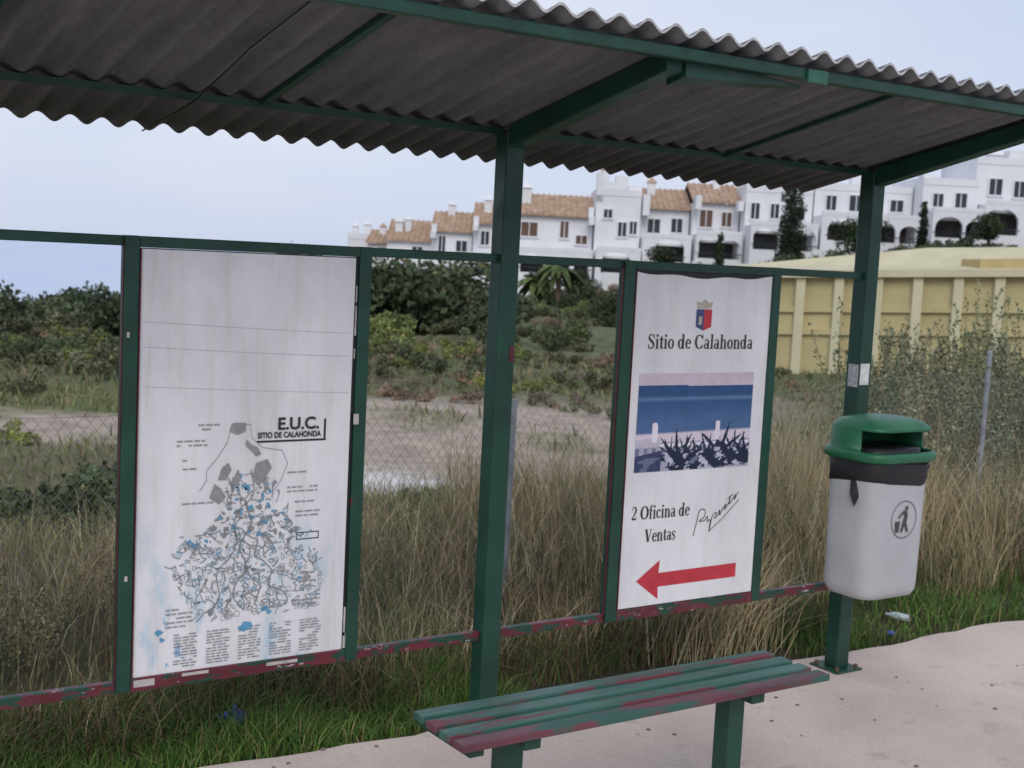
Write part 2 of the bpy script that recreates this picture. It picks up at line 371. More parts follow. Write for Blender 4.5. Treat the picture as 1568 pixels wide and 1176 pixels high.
bd=[(-1.02,.90),(-1.0,.93),(-1.0,.96),(-.965,1.0),(-.94,1.04),(-.93,1.09),(-.87,1.09),(-.865,1.05),(-.83,1.02),(-.77,1.01),(-.75,.97),(-.77,.92),(-.79,.89)]
stroke(sk2,bd,.002,yi-.0012)
sk.mk('map_streets',GINK,s1); sk2.mk('map_outlines',LINK,s1); skc.mk('map_rivers',CINK,s1); skt.mk('map_parcels',TINK,s1); fl.mk('map_blocks',ZINK,s1); flc.mk('map_pools',CINK,s1)
gb=B()
for P in([(-.935,1.07),(-.925,1.095),(-.885,1.095),(-.885,1.07),(-.91,1.06)],[(-.88,1.045),(-.865,1.03),(-.845,1.02),(-.835,1.0),(-.85,.995),(-.865,1.01),(-.885,1.03)],[(-.965,.93),(-.955,.965),(-.935,.98),(-.925,.96),(-.94,.93)],[(-.99,.88),(-.975,.92),(-.955,.905),(-.94,.88),(-.96,.86)],[(-.86,.93),(-.85,.975),(-.815,.985),(-.80,.96),(-.82,.93),(-.84,.905)],[(-.925,.92),(-.905,.96),(-.895,.935),(-.91,.905)]):
    gb.add([(x,yi-.0013,z) for x,z in P],[tuple(range(len(P)))[::-1]])
gb.mk('map_zones',ZINK,s1)
tl=B()
def para(xa,xb,z0,z1,dz=.0125,h=.0042):
    z=z1
    while z>z0:
        x=xa
        while x<xb-.01:
            w=min(rng.uniform(.008,.03),xb-x)
            if rng.random()<.88: rect(tl,x,x+w,z,z+h,yi-.0014)
            x+=w+.004
        z-=dz
for a in((-1.05,-.965,1.07,1.09),(-1.09,-1.0,1.03,1.045),(-1.09,-1.03,.985,.99),(-1.09,-1.02,.955,.965),(-1.07,-.97,.86,.865),(-.75,-.66,.93,.94),(-.75,-.65,.88,.895),(-.74,-.65,.84,.85),(-.72,-.64,.80,.82),(-.70,-.64,.69,.70),(-1.09,-1.01,.76,.77),(-.70,-.64,.60,.63),(-1.11,-1.03,.50,.56),(-.72,-.63,.53,.56)): para(*a)
for i in range(5):
    xa=-1.085+i*.098; para(xa,xa+.07,.385,.485,.0085,.0036)
tl.mk('map_labels',LINK,s1)
bx=B()
for a in((-.715,-.64,.735,.738),(-.715,-.64,.755,.758),(-.715,-.712,.7385,.7545),(-.643,-.64,.7385,.7545)): rect(bx,*a)
bx.mk('map_legend_box',INK,s1)
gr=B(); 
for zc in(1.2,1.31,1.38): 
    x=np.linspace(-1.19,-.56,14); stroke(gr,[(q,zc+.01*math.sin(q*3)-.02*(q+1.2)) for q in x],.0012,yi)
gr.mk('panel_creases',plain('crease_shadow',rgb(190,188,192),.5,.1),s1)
cp=B()
for (x,z,r) in((-1.13,.50,.014),(-1.12,.478,.01),(-.81,.535,.013),(-.795,.525,.009),(-.87,.49,.02),(-.70,.62,.007),(-1.08,.73,.006)):
    ps=[(x+math.cos(a)*r*rng.uniform(.5,1.3),yi-.0018,z+math.sin(a)*r*rng.uniform(.3,.9)) for a in np.linspace(0,6.28,12)[:-1]]
    cp.add(ps,[tuple(range(len(ps)))])
cp.mk('cyan_stains',CINK,s1)

s2=empty('advertising_sign'); frame(s2,.4828,1.2335,.530,1.192)
pm2=panelmat('white_ad_panel')
V=[];Fc=[]
for i in range(25):
    u=i/24; x=.540+.650*u; zt=1.580-.012*math.sin(u*math.pi)-.004*math.sin(u*17); V+=[(x,-.022,.381),(x,-.022,zt)]
    if i: o=2*(i-1); Fc.append((o,o+2,o+3,o+1))
mk('panel',V,Fc,pm2,s2); B().box(.5395,1.191,-.020,-.012,.37,1.587).mk('backing',BLACK,s2)
yi2=-.0232
T_,t_,sf=.125,.045,.035
def ell(cx,cz,rx,rz_,a0=0,a1=360,n=26,thick=T_,thin=t_):
    P=[];w=[]
    for q in np.linspace(math.radians(a0),math.radians(a1),n):
        P.append((cx+rx*math.cos(q),cz+rz_*math.sin(q))); w.append(thin+(thick-thin)*abs(math.cos(q))**1.3)
    return (P,w)
def ln(x0_,z0_,x1_,z1_,w): return ([(x0_,z0_),((x0_+x1_)/2,(z0_+z1_)/2),(x1_,z1_)],[w]*3)
def stem(x,z0_,z1_,bot=True,flag=True,top=False,T=T_):
    o=[ln(x,z0_,x,z1_,T)]
    if bot: o.append(ln(x-.125,z0_+sf/2,x+.125,z0_+sf/2,sf))
    if flag: o.append(ln(x-.13,z1_-sf/2,x,z1_-sf/2,sf))
    if top: o.append(ln(x-.125,z1_-sf/2,x+.125,z1_-sf/2,sf))
    return o
def crv(P,w): 
    P=np.array(P,float); n=len(P); u=np.linspace(0,n-1,n*6); 
    out=[];ow=[]
    for q in u:
        i=min(int(q),n-2); f=q-i; p0=P[max(i-1,0)];p1=P[i];p2=P[i+1];p3=P[min(i+2,n-1)]
        out.append(tuple(.5*(2*p1+(-p0+p2)*f+(2*p0-5*p1+4*p2-p3)*f*f+(-p0+3*p1-3*p2+p3)*f**3))); ow.append(w[i]*(1-f)+w[i+1]*f)
    return (out,ow)
Sc=lambda k,ox=0:crv([(ox+.43*k,.50*k),(ox+.36*k,.61*k),(ox+.25*k,.645*k),(ox+.11*k,.59*k),(ox+.10*k,.47*k),(ox+.24*k,.36*k),(ox+.40*k,.25*k),(ox+.42*k,.11*k),(ox+.27*k,.015*k),(ox+.13*k,.05*k),(ox+.06*k,.19*k)],[.04,.045,.05,.09,.12,.14,.12,.09,.05,.045,.04])
GL={'S':([Sc(1),ln(.44,.46,.44,.66,.035),ln(.06,.0,.06,.22,.035)],.54),
 's':([(Sc(.68)[0],[v*.8 for v in Sc(.68)[1]]),ln(.30,.32,.30,.45,.03),ln(.04,0,.04,.14,.03)],.38),
 'i':(stem(.15,0,.45)+[ell(.15,.60,.035,.035,thick=.075,thin=.075)],.30),
 'l':(stem(.15,0,.68),.30),
 't':([ln(.16,.06,.16,.56,T_),ln(.02,.425,.31,.425,.045),crv([(.16,.10),(.19,.03),(.25,.02),(.31,.07)],[.11,.08,.05,.03])],.33),
 'o':([ell(.25,.225,.165,.205)],.50),
 'd':([ell(.22,.225,.145,.205)]+[ln(.40,0,.40,.68,T_),ln(.28,.68-sf/2,.40,.68-sf/2,sf),ln(.40,sf/2,.53,sf/2,sf)],.56),
 'e':([ell(.24,.225,.155,.205,8,322),ln(.10,.25,.41,.25,.04)],.45),
 'c':([ell(.24,.225,.155,.205,48,322),ell(.36,.35,.02,.02,thick=.06,thin=.06)],.44),
 'C':([ell(.37,.33,.27,.31,38,322,thick=.15),ln(.63,.42,.63,.66,.035),ln(.63,.04,.63,.2,.03)],.72),
 'O':([ell(.39,.33,.28,.31,thick=.16)],.78),
 'a':([ln(.34,.02,.34,.34,.115),crv([(.09,.35),(.14,.42),(.24,.435),(.33,.38),(.34,.30)],[.08,.05,.045,.09,.115]),ell(.19,.13,.115,.11,thick=.10),ln(.34,sf/2,.47,sf/2,sf)],.48),
 'h':(stem(.14,0,.68)+[crv([(.17,.33),(.27,.42),(.37,.42),(.42,.31)],[.03,.05,.07,.12]),]+stem(.42,0,.33,flag=False),.57),
 'n':(stem(.14,0,.45)+[crv([(.17,.33),(.27,.42),(.37,.42),(.42,.31)],[.03,.05,.07,.12]),]+stem(.42,0,.33,flag=False),.57),
 'f':(stem(.15,0,.55,flag=False)+[crv([(.15,.52),(.17,.62),(.25,.67),(.33,.64)],[.125,.10,.05,.06]),ln(.02,.425,.30,.425,.045)],.33),
 'V':([ln(.15,.65,.36,.02,.15),ln(.58,.65,.38,.02,.05),ln(.02,.642,.28,.642,sf),ln(.48,.642,.69,.642,sf)],.70),
 '2':([crv([(.07,.47),(.13,.61),(.25,.65),(.37,.58),(.38,.44),(.28,.29),(.16,.15),(.06,.04)],[.04,.05,.06,.10,.125,.09,.06,.05]),ln(.05,.05,.43,.05,.10),ln(.43,.05,.45,.16,.03)],.50),' ':([],.27)}
def serif(body,size,x,z,mat,e,name,width=None):
    adv=sum(GL[c][1] for c in body)*size; sx=(width/adv) if width else 1
    b=B(); X=0;k=0
    for ch in body:
        for P,w in GL[ch][0]:
            k+=1
            pts=[(x+(X+p[0]*size)*sx,z+p[1]*size) for p in P]; stroke(b,pts,np.array(w)*size*(sx*.6+.4),yi2-.00002*(k%9))
        X+=GL[ch][1]*size
    b.mk(name,mat,e)
serif('Sitio de Calahonda',.078,.604,1.312,INK,s2,'headline_text',.507)
serif('2 Oficina de',.073,.576,.700,INK,s2,'office_text',.275)
serif('Ventas',.073,.642,.615,INK,s2,'sales_text',.148)
RI=plain('red_ink',rgb(190,52,66),.5,.15,20); BI=plain('blue_ink',(.05,.07,.19),.5,.2)
ar=[(.594,.475),(.70,.545),(.697,.497),(1.079,.500),(1.079,.447),(.697,.446),(.700,.400)]
mk('red_arrow',[(x+.022,yi2,z) for x,z in ar],[tuple(range(7))[::-1]],RI,s2)
mk('crest_blue',[(.822,yi2,1.392),(.859,yi2,1.378),(.859,yi2,1.455),(.822,yi2,1.455)],[(0,1,2,3)],BI,s2)
mk('crest_red',[(.8595,yi2,1.378),(.897,yi2,1.392),(.897,yi2,1.455),(.8595,yi2,1.455)],[(0,1,2,3)],RI,s2)
YI2=plain('pale_gold_ink',(.50,.43,.36),.5,.4,80)
cb=B(); cb.add([(.828,yi2,1.458),(.891,yi2,1.458),(.898,yi2,1.483),(.88,yi2,1.478),(.86,yi2,1.492),(.84,yi2,1.478),(.821,yi2,1.483)],[tuple(range(7))])
cb.add([(.835,yi2-.0005,1.40),(.850,yi2-.0005,1.40),(.850,yi2-.0005,1.43),(.835,yi2-.0005,1.43)],[(0,1,2,3)]); cb.mk('crest_gold',YI2,s2)
hw_=B(); 
sig=[(.875,.62),(.89,.68),(.90,.715),(.925,.715),(.925,.69),(.90,.675),(.925,.675),(.94,.69),(.94,.67),(.955,.675),(.952,.63),(.965,.69),(.985,.70),(.975,.68),(.99,.69),(1.0,.71),(1.0,.69),(1.015,.715),(1.03,.73),(1.022,.71),(1.04,.73),(1.05,.76),(1.045,.73),(1.06,.745),(1.075,.765),(1.07,.745),(1.09,.775)]
P=crv(sig,[.0035]*len(sig))[0]
stroke(hw_,P,.0035,yi2); stroke(hw_,[(.955,.635),(1.02,.68),(1.095,.745)],.0028,yi2-.0003); stroke(hw_,[(1.035,.75),(1.06,.765)],.0028,yi2-.0005); hw_.mk('signature',INK,s2)
nx,nzz=150,100; xa,xb,za,zb=.575,1.127,.871,1.224
u=(np.arange(nx)+.5)/nx; v=(np.arange(nzz)+.5)/nzz; U_,V_=np.meshgrid(u,v)
n_=fbm(U_*10,V_*10,1.2,9); n2_=fbm(U_*10,V_*10,3.5,11)
A=lambda *c: np.array(rgb(*c))
Cc=np.zeros((nzz,nx,3)); sky_=A(205,192,204)
Cc[:]=lerp(np.broadcast_to(A(78,104,145),Cc.shape),A(52,82,126),smooth(.45,.8,V_))
Cc=lerp(Cc,A(115,140,175),np.exp(-((V_-.74)/.02)**2)*.6)
Cc=lerp(Cc,sky_*(1-.1*V_[...,None]),(V_>.88-.012*U_).astype(float))
Cc=lerp(Cc,A(208,196,208),smooth(.40,.37,V_-.02*U_))
Cc=lerp(Cc,A(165,164,184),(V_<.29+.03*n_).astype(float)); Cc=lerp(Cc,A(222,218,228),((V_>.25)&(V_<.28)).astype(float))
Cc=lerp(Cc,A(115,118,145),((V_<.24)&(np.sin(U_*90)>.2)&(V_>.10)).astype(float))
def fan(cx_,cz_,r_,k_,ph):
    dx=(U_-cx_)*1.56; dz=V_-cz_; rr_=np.hypot(dx,dz); an=np.arctan2(dz,dx)
    return ((np.abs(np.sin(an*k_+ph))<(1.1*(1-rr_/r_)))&(rr_<r_)&(dz>-.05))|(rr_<r_*.34)
for a in((.73,.16,.36,5,.3),(.62,.12,.28,6,1),(.86,.12,.30,6,0),(.52,.10,.24,5,.5),(.36,.08,.36,5,1.1),(.43,.16,.22,6,.2),(.96,.12,.28,5,.8),(.30,.16,.2,6,.2),(.7,.03,.22,4,0),(.5,.0,.2,4,1)):
    Cc=lerp(Cc,A(40,48,66)*(1+.8*np.clip(n2_,0,1)[...,None]),fan(*a).astype(float))
Cc=lerp(Cc,A(60,68,100),((U_<.22)&(V_<.16+.25*U_)).astype(float)); Cc=lerp(Cc,A(190,182,198),((U_<.2)&(V_>.25)&(V_<.34)).astype(float)); Cc=lerp(Cc,A(105,110,135),((n_>.2)&(V_<.14)).astype(float)); Cc=lerp(Cc,A(180,182,200),((n2_>.35)&(V_<.22)&(U_>.25)).astype(float))
for cx_ in(.155,.70):
    Cc=lerp(Cc,A(222,214,226),((np.abs(U_-cx_)<.022)&(V_<.46)&(V_>.30)).astype(float)); Cc=lerp(Cc,A(222,214,226),(np.hypot((U_-cx_)*1.5,V_-.47)<.035).astype(float))
Cc=np.clip(Cc*(1+.04*rng.normal(size=Cc.shape[:2])[...,None]),.01,1)
X0,Z0=np.meshgrid(xa+(xb-xa)*np.arange(nx)/nx, za+(zb-za)*np.arange(nzz)/nzz); dX=(xb-xa)/nx;dZ=(zb-za)/nzz
Q=np.zeros((nx*nzz,4,3)); Q[:,:,1]=yi2
for k_,(a,c) in enumerate(((0,0),(1,0),(1,1),(0,1))): Q[:,k_,0]=(X0+a*dX).ravel(); Q[:,k_,2]=(Z0+c*dZ).ravel()
mkquads('seaside_picture',Q,Cc.reshape(-1,3),vcol('printed_picture',.45,20,.08),s2)

# ---------------------------------------------------------------- bench
be=empty('park_bench')
ys=[-1.035,-.965,-.893,-.822]; wsl=.050; mats=[BENCHR,BENCHG,BENCHG,BENCHG]
BX0,BX1=-.735,.52
for i,(y,mt) in enumerate(zip(ys,mats)):
    b_=B(); b_.box(BX0+.004*i,BX1-.003*i,y,y+wsl,.432,.452)
    b_.mk('slat_%d'%(i+1),mt,be,bev=.003)
for i,x in enumerate((-.52,.25)):
    B().box(x-.03,x+.03,-.94,-.88,.0,.40).mk('leg_%d'%(i+1),GREEN,be,bev=.004)
    B().box(x-.025,x+.025,-1.02,-.77,.4005,.4315).mk('bracket_%d'%(i+1),GREEN,be,bev=.003)
B().box(BX0+.03,BX0+.07,-1.02,-.765,.412,.4312).mk('end_brace',GREEN,be)

# ---------------------------------------------------------------- litter bin
lb=empty('litter_bin',(1.640,-.212,0)); lb.scale=(.98,.98,1)
def rring(w,d,r,n=6):
    P=[]
    for (sx,sy,a0) in((1,1,0),(-1,1,math.pi/2),(-1,-1,math.pi),(1,-1,1.5*math.pi)):
        for k in range(n+1):
            a=a0+math.pi/2*k/n; P.append((sx*(w/2-r)+r*math.cos(a),sy*(d/2-r)+r*math.sin(a)))
    return P
def loft(name,rings,mat,parent,capb=True,capt=True,skip=None,sub=0,n=6,jit=0):
    V=[];Fc=[]
    for (z,w,d,r,*o) in rings:
        V+=[(x,y,z+(jit*math.sin(17*x+9*y+z*60) if jit else 0)) for x,y in rring(w,d,r,n)]
    m_=4*(n+1)
    for i in range(len(rings)-1):
        for k in range(m_):
            f=(i*m_+k,i*m_+(k+1)%m_,(i+1)*m_+(k+1)%m_,(i+1)*m_+k)
            if skip and skip(i,[V[q] for q in f]): continue
            Fc.append(f)
    if capb: Fc.append(tuple(range(m_))[::-1])
    if capt: Fc.append(tuple((len(rings)-1)*m_+k for k in range(m_)))
    return mk(name,V,Fc,mat,parent,smoothf=True)
GREYP=plain('grey_plastic',rgb(180,182,184),.5,.12,5); LIDG=plain('green_plastic',(.018,.14,.062),.42,.25,6)
loft('body',[(.378,.28,.20,.06),(.383,.31,.23,.07),(.405,.332,.252,.075),(.435,.336,.256,.075),(.7,.340,.262,.075),(.90,.345,.268,.075)],GREYP,lb,capt=False)
loft('bag',[(.822,.345,.268,.078),(.83,.352,.275,.08),(.87,.352,.276,.08),(.900,.362,.286,.08),(.915,.35,.27,.08)],BLACK,lb,capb=False,jit=.014)
loft('inner_bag',[(.90,.30,.22,.07),(.955,.30,.22,.07)],BLACK,lb)
ld=loft('lid',[(.908,.375,.298,.085),(.915,.395,.316,.09),(.935,.40,.32,.09),(.945,.392,.312,.09),(.948,.372,.292,.085),(.962,.365,.285,.085),(1.028,.362,.288,.09),(1.038,.352,.28,.09),(1.057,.31,.245,.09),(1.069,.22,.17,.08),(1.073,.1,.08,.04)],LIDG,lb,capb=False,
   skip=lambda i,q: i in(4,5) and (sum(p[1] for p in q)/4<-.045))
md=ld.modifiers.new('s','SOLIDIFY'); md.thickness=.008; md.offset=-1
mk('bag_knot',[(-.02-.165,-.03,.84),(-.165,-.05,.842),(-.17,-.06,.78),(-.178,-.045,.735),(-.19,-.03,.78),(-.18,-.02,.83),(-.15,-.045,.81),(-.16,-.02,.78)],[(0,1,2,4,5),(2,3,4),(1,6,7,2),(5,7,3,4)],BLACK,lb)
B().box(.02,.10,.134,.177,.60,.66).mk('bracket',GREEN,lb)
pg=B(); yf=lambda z:-(.128+ (z-.43)*.0128)-.0035
def arcring(cx,cz,r0,r1,n=32):
    V=[];Fc=[]
    for k in range(n):
        a=2*math.pi*k/n; V+=[(cx+r0*math.cos(a),yf(cz+r0*math.sin(a)),cz+r0*math.sin(a)),(cx+r1*math.cos(a),yf(cz+r1*math.sin(a)),cz+r1*math.sin(a))]
    for k in range(n): j=(k+1)%n; Fc.append((2*k,2*k+1,2*j+1,2*j))
    pg.add(V,Fc)
pcx,pcz=.01,.69
arcring(pcx,pcz,.070,.073); arcring(pcx+.012,pcz+.043,.0005,.009,14)
def poly(P): pg.add([(pcx+x,yf(pcz+z),pcz+z) for x,z in P],[tuple(range(len(P)))])
poly([(-.008,.034),(.014,.034),(.020,.012),(.016,-.012),(-.006,-.012),(.002,.012)])
poly([(-.006,-.0125),(.016,-.0125),(.030,-.048),(.020,-.050),(.006,-.022),(-.006,-.050),(-.016,-.048)])
poly([(-.010,.033),(-.034,.010),(-.030,.004),(-.006,.024)]); poly([(-.05,-.006),(-.022,-.006),(-.026,-.048),(-.046,-.048)])
pg.mk('pictogram',plain('dark_print',(.06,.06,.065),.5,.1),lb)

# ---------------------------------------------------------------- vegetation builders
GRASSM=vcol('grass_blades',.75,2,.2,detail=1); LEAFM=vcol('leaves',.8,1.2,.35,rand=1,detail=1)
def blades(name,X,Y,H,Wd,cols,lean=.35,droop=.5,Z=None,parent=None,windx=0):
    n=len(X); Z=ter(X,Y) if Z is None else Z
    az=rng.uniform(0,2*np.pi,n); ln_=np.abs(rng.normal(lean,lean*.5,n)); dx=np.cos(az)*ln_+windx; dy=np.sin(az)*ln_*.8
    fa=rng.uniform(0,np.pi,n); wx=np.cos(fa)*Wd/2; wy=np.sin(fa)*Wd/2
    segs=[0,.4,.75,1.0]; Q=np.zeros((n,3,4,3)); 
    cen=[]
    for sgm in segs:
        cx=X+dx*H*sgm**1.7; cy=Y+dy*H*sgm**1.7; cz=Z+H*(sgm-droop*np.minimum(ln_,1)*sgm**3*.8)
        cen.append((cx,cy,cz,1-.85*sgm**1.5))
    for i in range(3):
        a=cen[i];c=cen[i+1]
        Q[:,i,0]=np.stack([a[0]-wx*a[3],a[1]-wy*a[3],a[2]],-1); Q[:,i,1]=np.stack([a[0]+wx*a[3],a[1]+wy*a[3],a[2]],-1)
        Q[:,i,2]=np.stack([c[0]+wx*c[3],c[1]+wy*c[3],c[2]],-1); Q[:,i,3]=np.stack([c[0]-wx*c[3],c[1]-wy*c[3],c[2]],-1)
    C=np.repeat(cols[:,None,:],3,1)
    return mkquads(name,Q.reshape(-1,4,3),C.reshape(-1,3),GRASSM,parent)
def pick(n,pal,w):
    pal=np.array(pal); i=rng.choice(len(pal),n,p=np.array(w)/sum(w)); return np.clip(pal[i]*rng.uniform(.7,1.3,(n,1)),0,1)
STRAW=[(.48,.38,.22),(.35,.27,.155),(.56,.47,.31),(.17,.12,.07),(.15,.175,.07),(.21,.215,.11),(.10,.115,.05)]
GRN=[(.07,.15,.03),(.10,.19,.035),(.05,.10,.022),(.17,.21,.06),(.24,.2,.1)]
def clumpy(n,x0,x1,y0,y1,nc,sd):
    cx=rng.uniform(x0,x1,nc);cy=rng.uniform(y0,y1,nc);i=rng.integers(0,nc,n)
    return np.clip(cx[i]+rng.normal(0,sd,n),x0,x1),np.maximum(cy[i]+rng.normal(0,sd,n),y0),i
n=29000
X1,Y1,i1=clumpy(n,-3.2,5.5,.62,4.2,420,.10)
hf=rng.uniform(.38,1.15,420)[i1]*rng.uniform(.45,1.15,n)
Hh=(.33+.11*smooth(.6,1.6,Y1)-.15*smooth(-.2,-1.2,X1)+.16*smooth(1.0,2.2,X1))*hf
wl=smooth(-.3,-1.3,X1)
colc=pick(420,STRAW,[5,4,3,2,4,4,3])[i1]*rng.uniform(.6,1.35,(n,1)); k_=rng.random(n)<.35; colc[k_]=pick(int(k_.sum()),STRAW,[4,3,2,2,2,3,2])
k_=rng.random(n)<.45*wl; colc[k_]=pick(int(k_.sum()),[(.10,.14,.045),(.15,.17,.07),(.20,.15,.09),(.08,.10,.04)],[3,3,2,2])
blades('dry_grass',X1,Y1,Hh,rng.uniform(.0025,.0055,n),np.clip(colc,0,.8),.44,.5)
n=7500; X1,Y1,i1=clumpy(n,1.6,4.8,.9,3.2,95,.09)
blades('straw_grass',X1,Y1,rng.uniform(.55,1.0,95)[i1]*rng.uniform(.5,1.1,n),rng.uniform(.0025,.0055,n),pick(n,STRAW,[6,4,4,2,1,2,1]),.32,.5)
n=19000; X1=rng.uniform(-9,12,n);Y1=rng.uniform(4.0,9.6,n); gn=fbm(X1,Y1,1.1,21)
cg=pick(n,STRAW,[4,4,2,1,3,4,1]); g2=pick(n,[(.13,.165,.065),(.18,.195,.10),(.09,.115,.045)],[3,3,2]); cg[gn>.05]=g2[gn>.05]
blades('meadow_grass',X1,Y1,rng.uniform(.08,.28,n)*(1-.45*smooth(7,9.6,Y1))*(1+.5*gn),rng.uniform(.006,.014,n),cg,.5,.4)
n=22000; S1=rng.uniform(-.42,.42,n); T1=rng.uniform(12.5,40,n); S1=S1*T1; X1=CX+R0[0]*S1+F0[0]*T1; Y1=CY+R0[1]*S1+F0[1]*T1
a1=fbm(X1,Y1,.35,3); b1=fbm(X1,Y1,1.2,4); cl_=clear_f(S1,T1,a1,b1*.6)*(1-.45*smooth(.1,.45,b1)); keep=(rng.random(n)>cl_*1.05)&~((S1>-2.4)&(S1<1.2)&(T1>13.8)&(T1<17.2)); X1,Y1,T1,a1=X1[keep],Y1[keep],T1[keep],a1[keep]; n=len(X1)
cg=pick(n,[(.16,.19,.08),(.22,.22,.12),(.12,.145,.06),(.30,.25,.15),(.20,.15,.10)],[4,4,3,2,1.5])
blades('field_grass',X1,Y1,rng.uniform(.06,.24,n)*(1+.5*a1),rng.uniform(.02,.05,n)*(T1/20),cg,.6,.4)
n=9000; X1=rng.uniform(-2.6,2.2,n);Y1=rng.uniform(.38,.95,n)
blades('undergrowth',X1,Y1,rng.uniform(.05,.25,n),rng.uniform(.003,.006,n),pick(n,[(.13,.085,.05),(.22,.15,.09),(.09,.08,.04),(.33,.25,.15),(.07,.12,.028)],[4,3,3,1,7]),.6,.6)
n=20000; X1=np.concatenate([rng.uniform(-2.5,.3,14000),rng.uniform(1.75,4.9,6000)]); Y1=.17+np.abs(rng.normal(0,.33,n)); Y1[14000:]=.17+np.abs(rng.normal(0,.50,6000))
blades('green_grass',X1,Y1,rng.uniform(.025,.13,n)*(1+.4*np.sin(X1*7)),rng.uniform(.003,.007,n),pick(n,GRN,[5,5,4,3,1.6]),.5,.5)
n=1500; X1=rng.normal(1.45,.16,n);Y1=np.abs(rng.normal(.4,.14,n))+.17
blades('dry_grass_tuft',X1,Y1,rng.uniform(.25,.62,n),rng.uniform(.003,.005,n),pick(n,STRAW,[5,3,3,1,2,1,1]),.45,.75,windx=.35)

def leafquads(cen,nrm,size,rs=.9):
    n=len(cen); r1=rng.normal(size=(n,3)); d=nrm+rs*r1; d/=np.linalg.norm(d,axis=1)[:,None]
    a=np.cross(d,rng.normal(size=(n,3))); a/=np.linalg.norm(a,axis=1)[:,None]; c=np.cross(d,a)
    sz=(size*rng.uniform(.6,1.3,n))[:,None]; a=a*sz*.5; c=c*sz*.28
    return np.stack([cen-a,cen+c,cen+a,cen-c],1)
def bushmesh(name,n,blobs,leaf,colr,flat=.0):
    wts=np.array([b[3]**2 for b in blobs]);ii=rng.choice(len(blobs),n,p=wts/wts.sum()); bl=np.array([b[:4] for b in blobs])[ii]
    d=rng.normal(size=(n,3)); d/=np.linalg.norm(d,axis=1)[:,None]
    bump_=1+.22*np.sin(d[:,0]*5+ii)*np.sin(d[:,1]*6+ii*2)+.12*np.sin(d[:,2]*11+d[:,0]*9)
    r=bl[:,3]*bump_*(.55+.5*rng.random(n)**.6); c=bl[:,:3]+d*r[:,None]*np.array([1,1,.85])
    ok=c[:,2]>0.0; c=c[ok];d=d[ok];ii=ii[ok]
    tone=rng.uniform(.6,1.4,len(blobs))[ii]*rng.uniform(.65,1.35,len(c))
    C=np.array(colr)[None]*tone[:,None]
    C[rng.random(len(c))<.06]*=np.array([2.2,1.7,1.6])
    return mkquads(name,leafquads(c,d,leaf),np.clip(C,0,1),LEAFM,link=False)
def rblobs(k,w,h): 
    o=[]
    for i in range(k):
        r=rng.uniform(.16,.30)*h; o.append((rng.uniform(-w/2,w/2),rng.uniform(-w/2,w/2),rng.uniform(.2,.68)*h,r))
    return o
T=[bushmesh('shrub_leaves_a',1600,rblobs(9,1.3,1.0),.11,(.075,.095,.055)),
   bushmesh('shrub_leaves_b',1600,rblobs(11,1.9,.9),.11,(.105,.118,.072)),
   bushmesh('shrub_leaves_c',1600,rblobs(8,1.0,1.25),.11,(.065,.085,.05)),
   bushmesh('shrub_leaves_d',1300,rblobs(12,2.2,.6),.09,(.15,.16,.10)),
   bushmesh('shrub_leaves_e',1000,rblobs(9,1.7,.7),.09,(.17,.13,.10)),
   bushmesh('shrub_leaves_f',1500,rblobs(9,1.3,.9),.10,(.14,.165,.06))]
def inst(par,me,s,t,sc,zoff=-.1,sz=None):
    x,y,_=W(s,t); o=bpy.data.objects.new('shrub',me); col.objects.link(o); o.parent=par
    o.location=(x,y,float(ter(x,y))+zoff*sc); o.rotation_euler=(0,0,rng.uniform(0,6.28)); o.scale=(sc,sc,(sz or sc)); return o
hs=empty('hillside_shrubs')
for i in range(480):
    t=rng.uniform(32,92); s=rng.uniform(-.42,.42)*t
    if 4<s<17 and t<38: continue
    sc=.7+.5*rng.random()+ .5*smooth(35,80,t)
    k=rng.choice(6,p=[.17,.24,.13,.22,.16,.08])
    if t<40: k=rng.choice([3,3,1,5,4]); sc*=.7
    inst(hs,T[k],s,t,float(sc))
for i in range(34):
    t=rng.uniform(46,54); s=rng.uniform(-8,-1.5); inst(hs,T[rng.choice([0,2])],s,t,rng.uniform(1.7,2.9))
for i in range(8): inst(hs,T[5],rng.uniform(-5.2,-3.2),rng.uniform(36,39),rng.uniform(.8,1.2))
for i in range(46): # left treeline, rounded crowns on a rising line
    t=rng.uniform(84,98); q=rng.uniform(.20,.41); s=-q*t; rise=smooth(.41,.30,q); inst(hs,T[rng.choice([0,2])],s,t,float(rng.uniform(1.3,2.1)+.9*rise+.7*max(0,math.sin(q*60))))
for i in range(70): # dark slope on the left
    t=rng.uniform(34,80); s=rng.uniform(-.43,-.25)*t; inst(hs,T[rng.choice([0,2,0,1,2,1])],s,t,rng.uniform(1.0,1.8)*(.6+t/100))
for i in range(30):
    t=rng.uniform(23,34); s=rng.uniform(-.43,-.27)*t; inst(hs,T[rng.choice([0,1,3,5])],s,t,rng.uniform(.5,1.0))
for i in range(45):
    t=rng.uniform(82,90); s=rng.uniform(-10,40); inst(hs,T[rng.choice([0,2,1])],s,t,rng.uniform(.8,1.5)+(.3 if s>14 else 0))
ms=empty('meadow_shrubs')
for i in range(110):
    t=rng.uniform(27,40); s=rng.uniform(-.42,.2)*t; inst(ms,T[rng.choice([3,3,1,4,5])],s,t,rng.uniform(.35,.8))
for i in range(30):
    t=rng.uniform(7.5,12.5); s=rng.uniform(-.40,.12)*t; inst(ms,T[rng.choice([3,4,1,0])],s,t,rng.uniform(.13,.30))
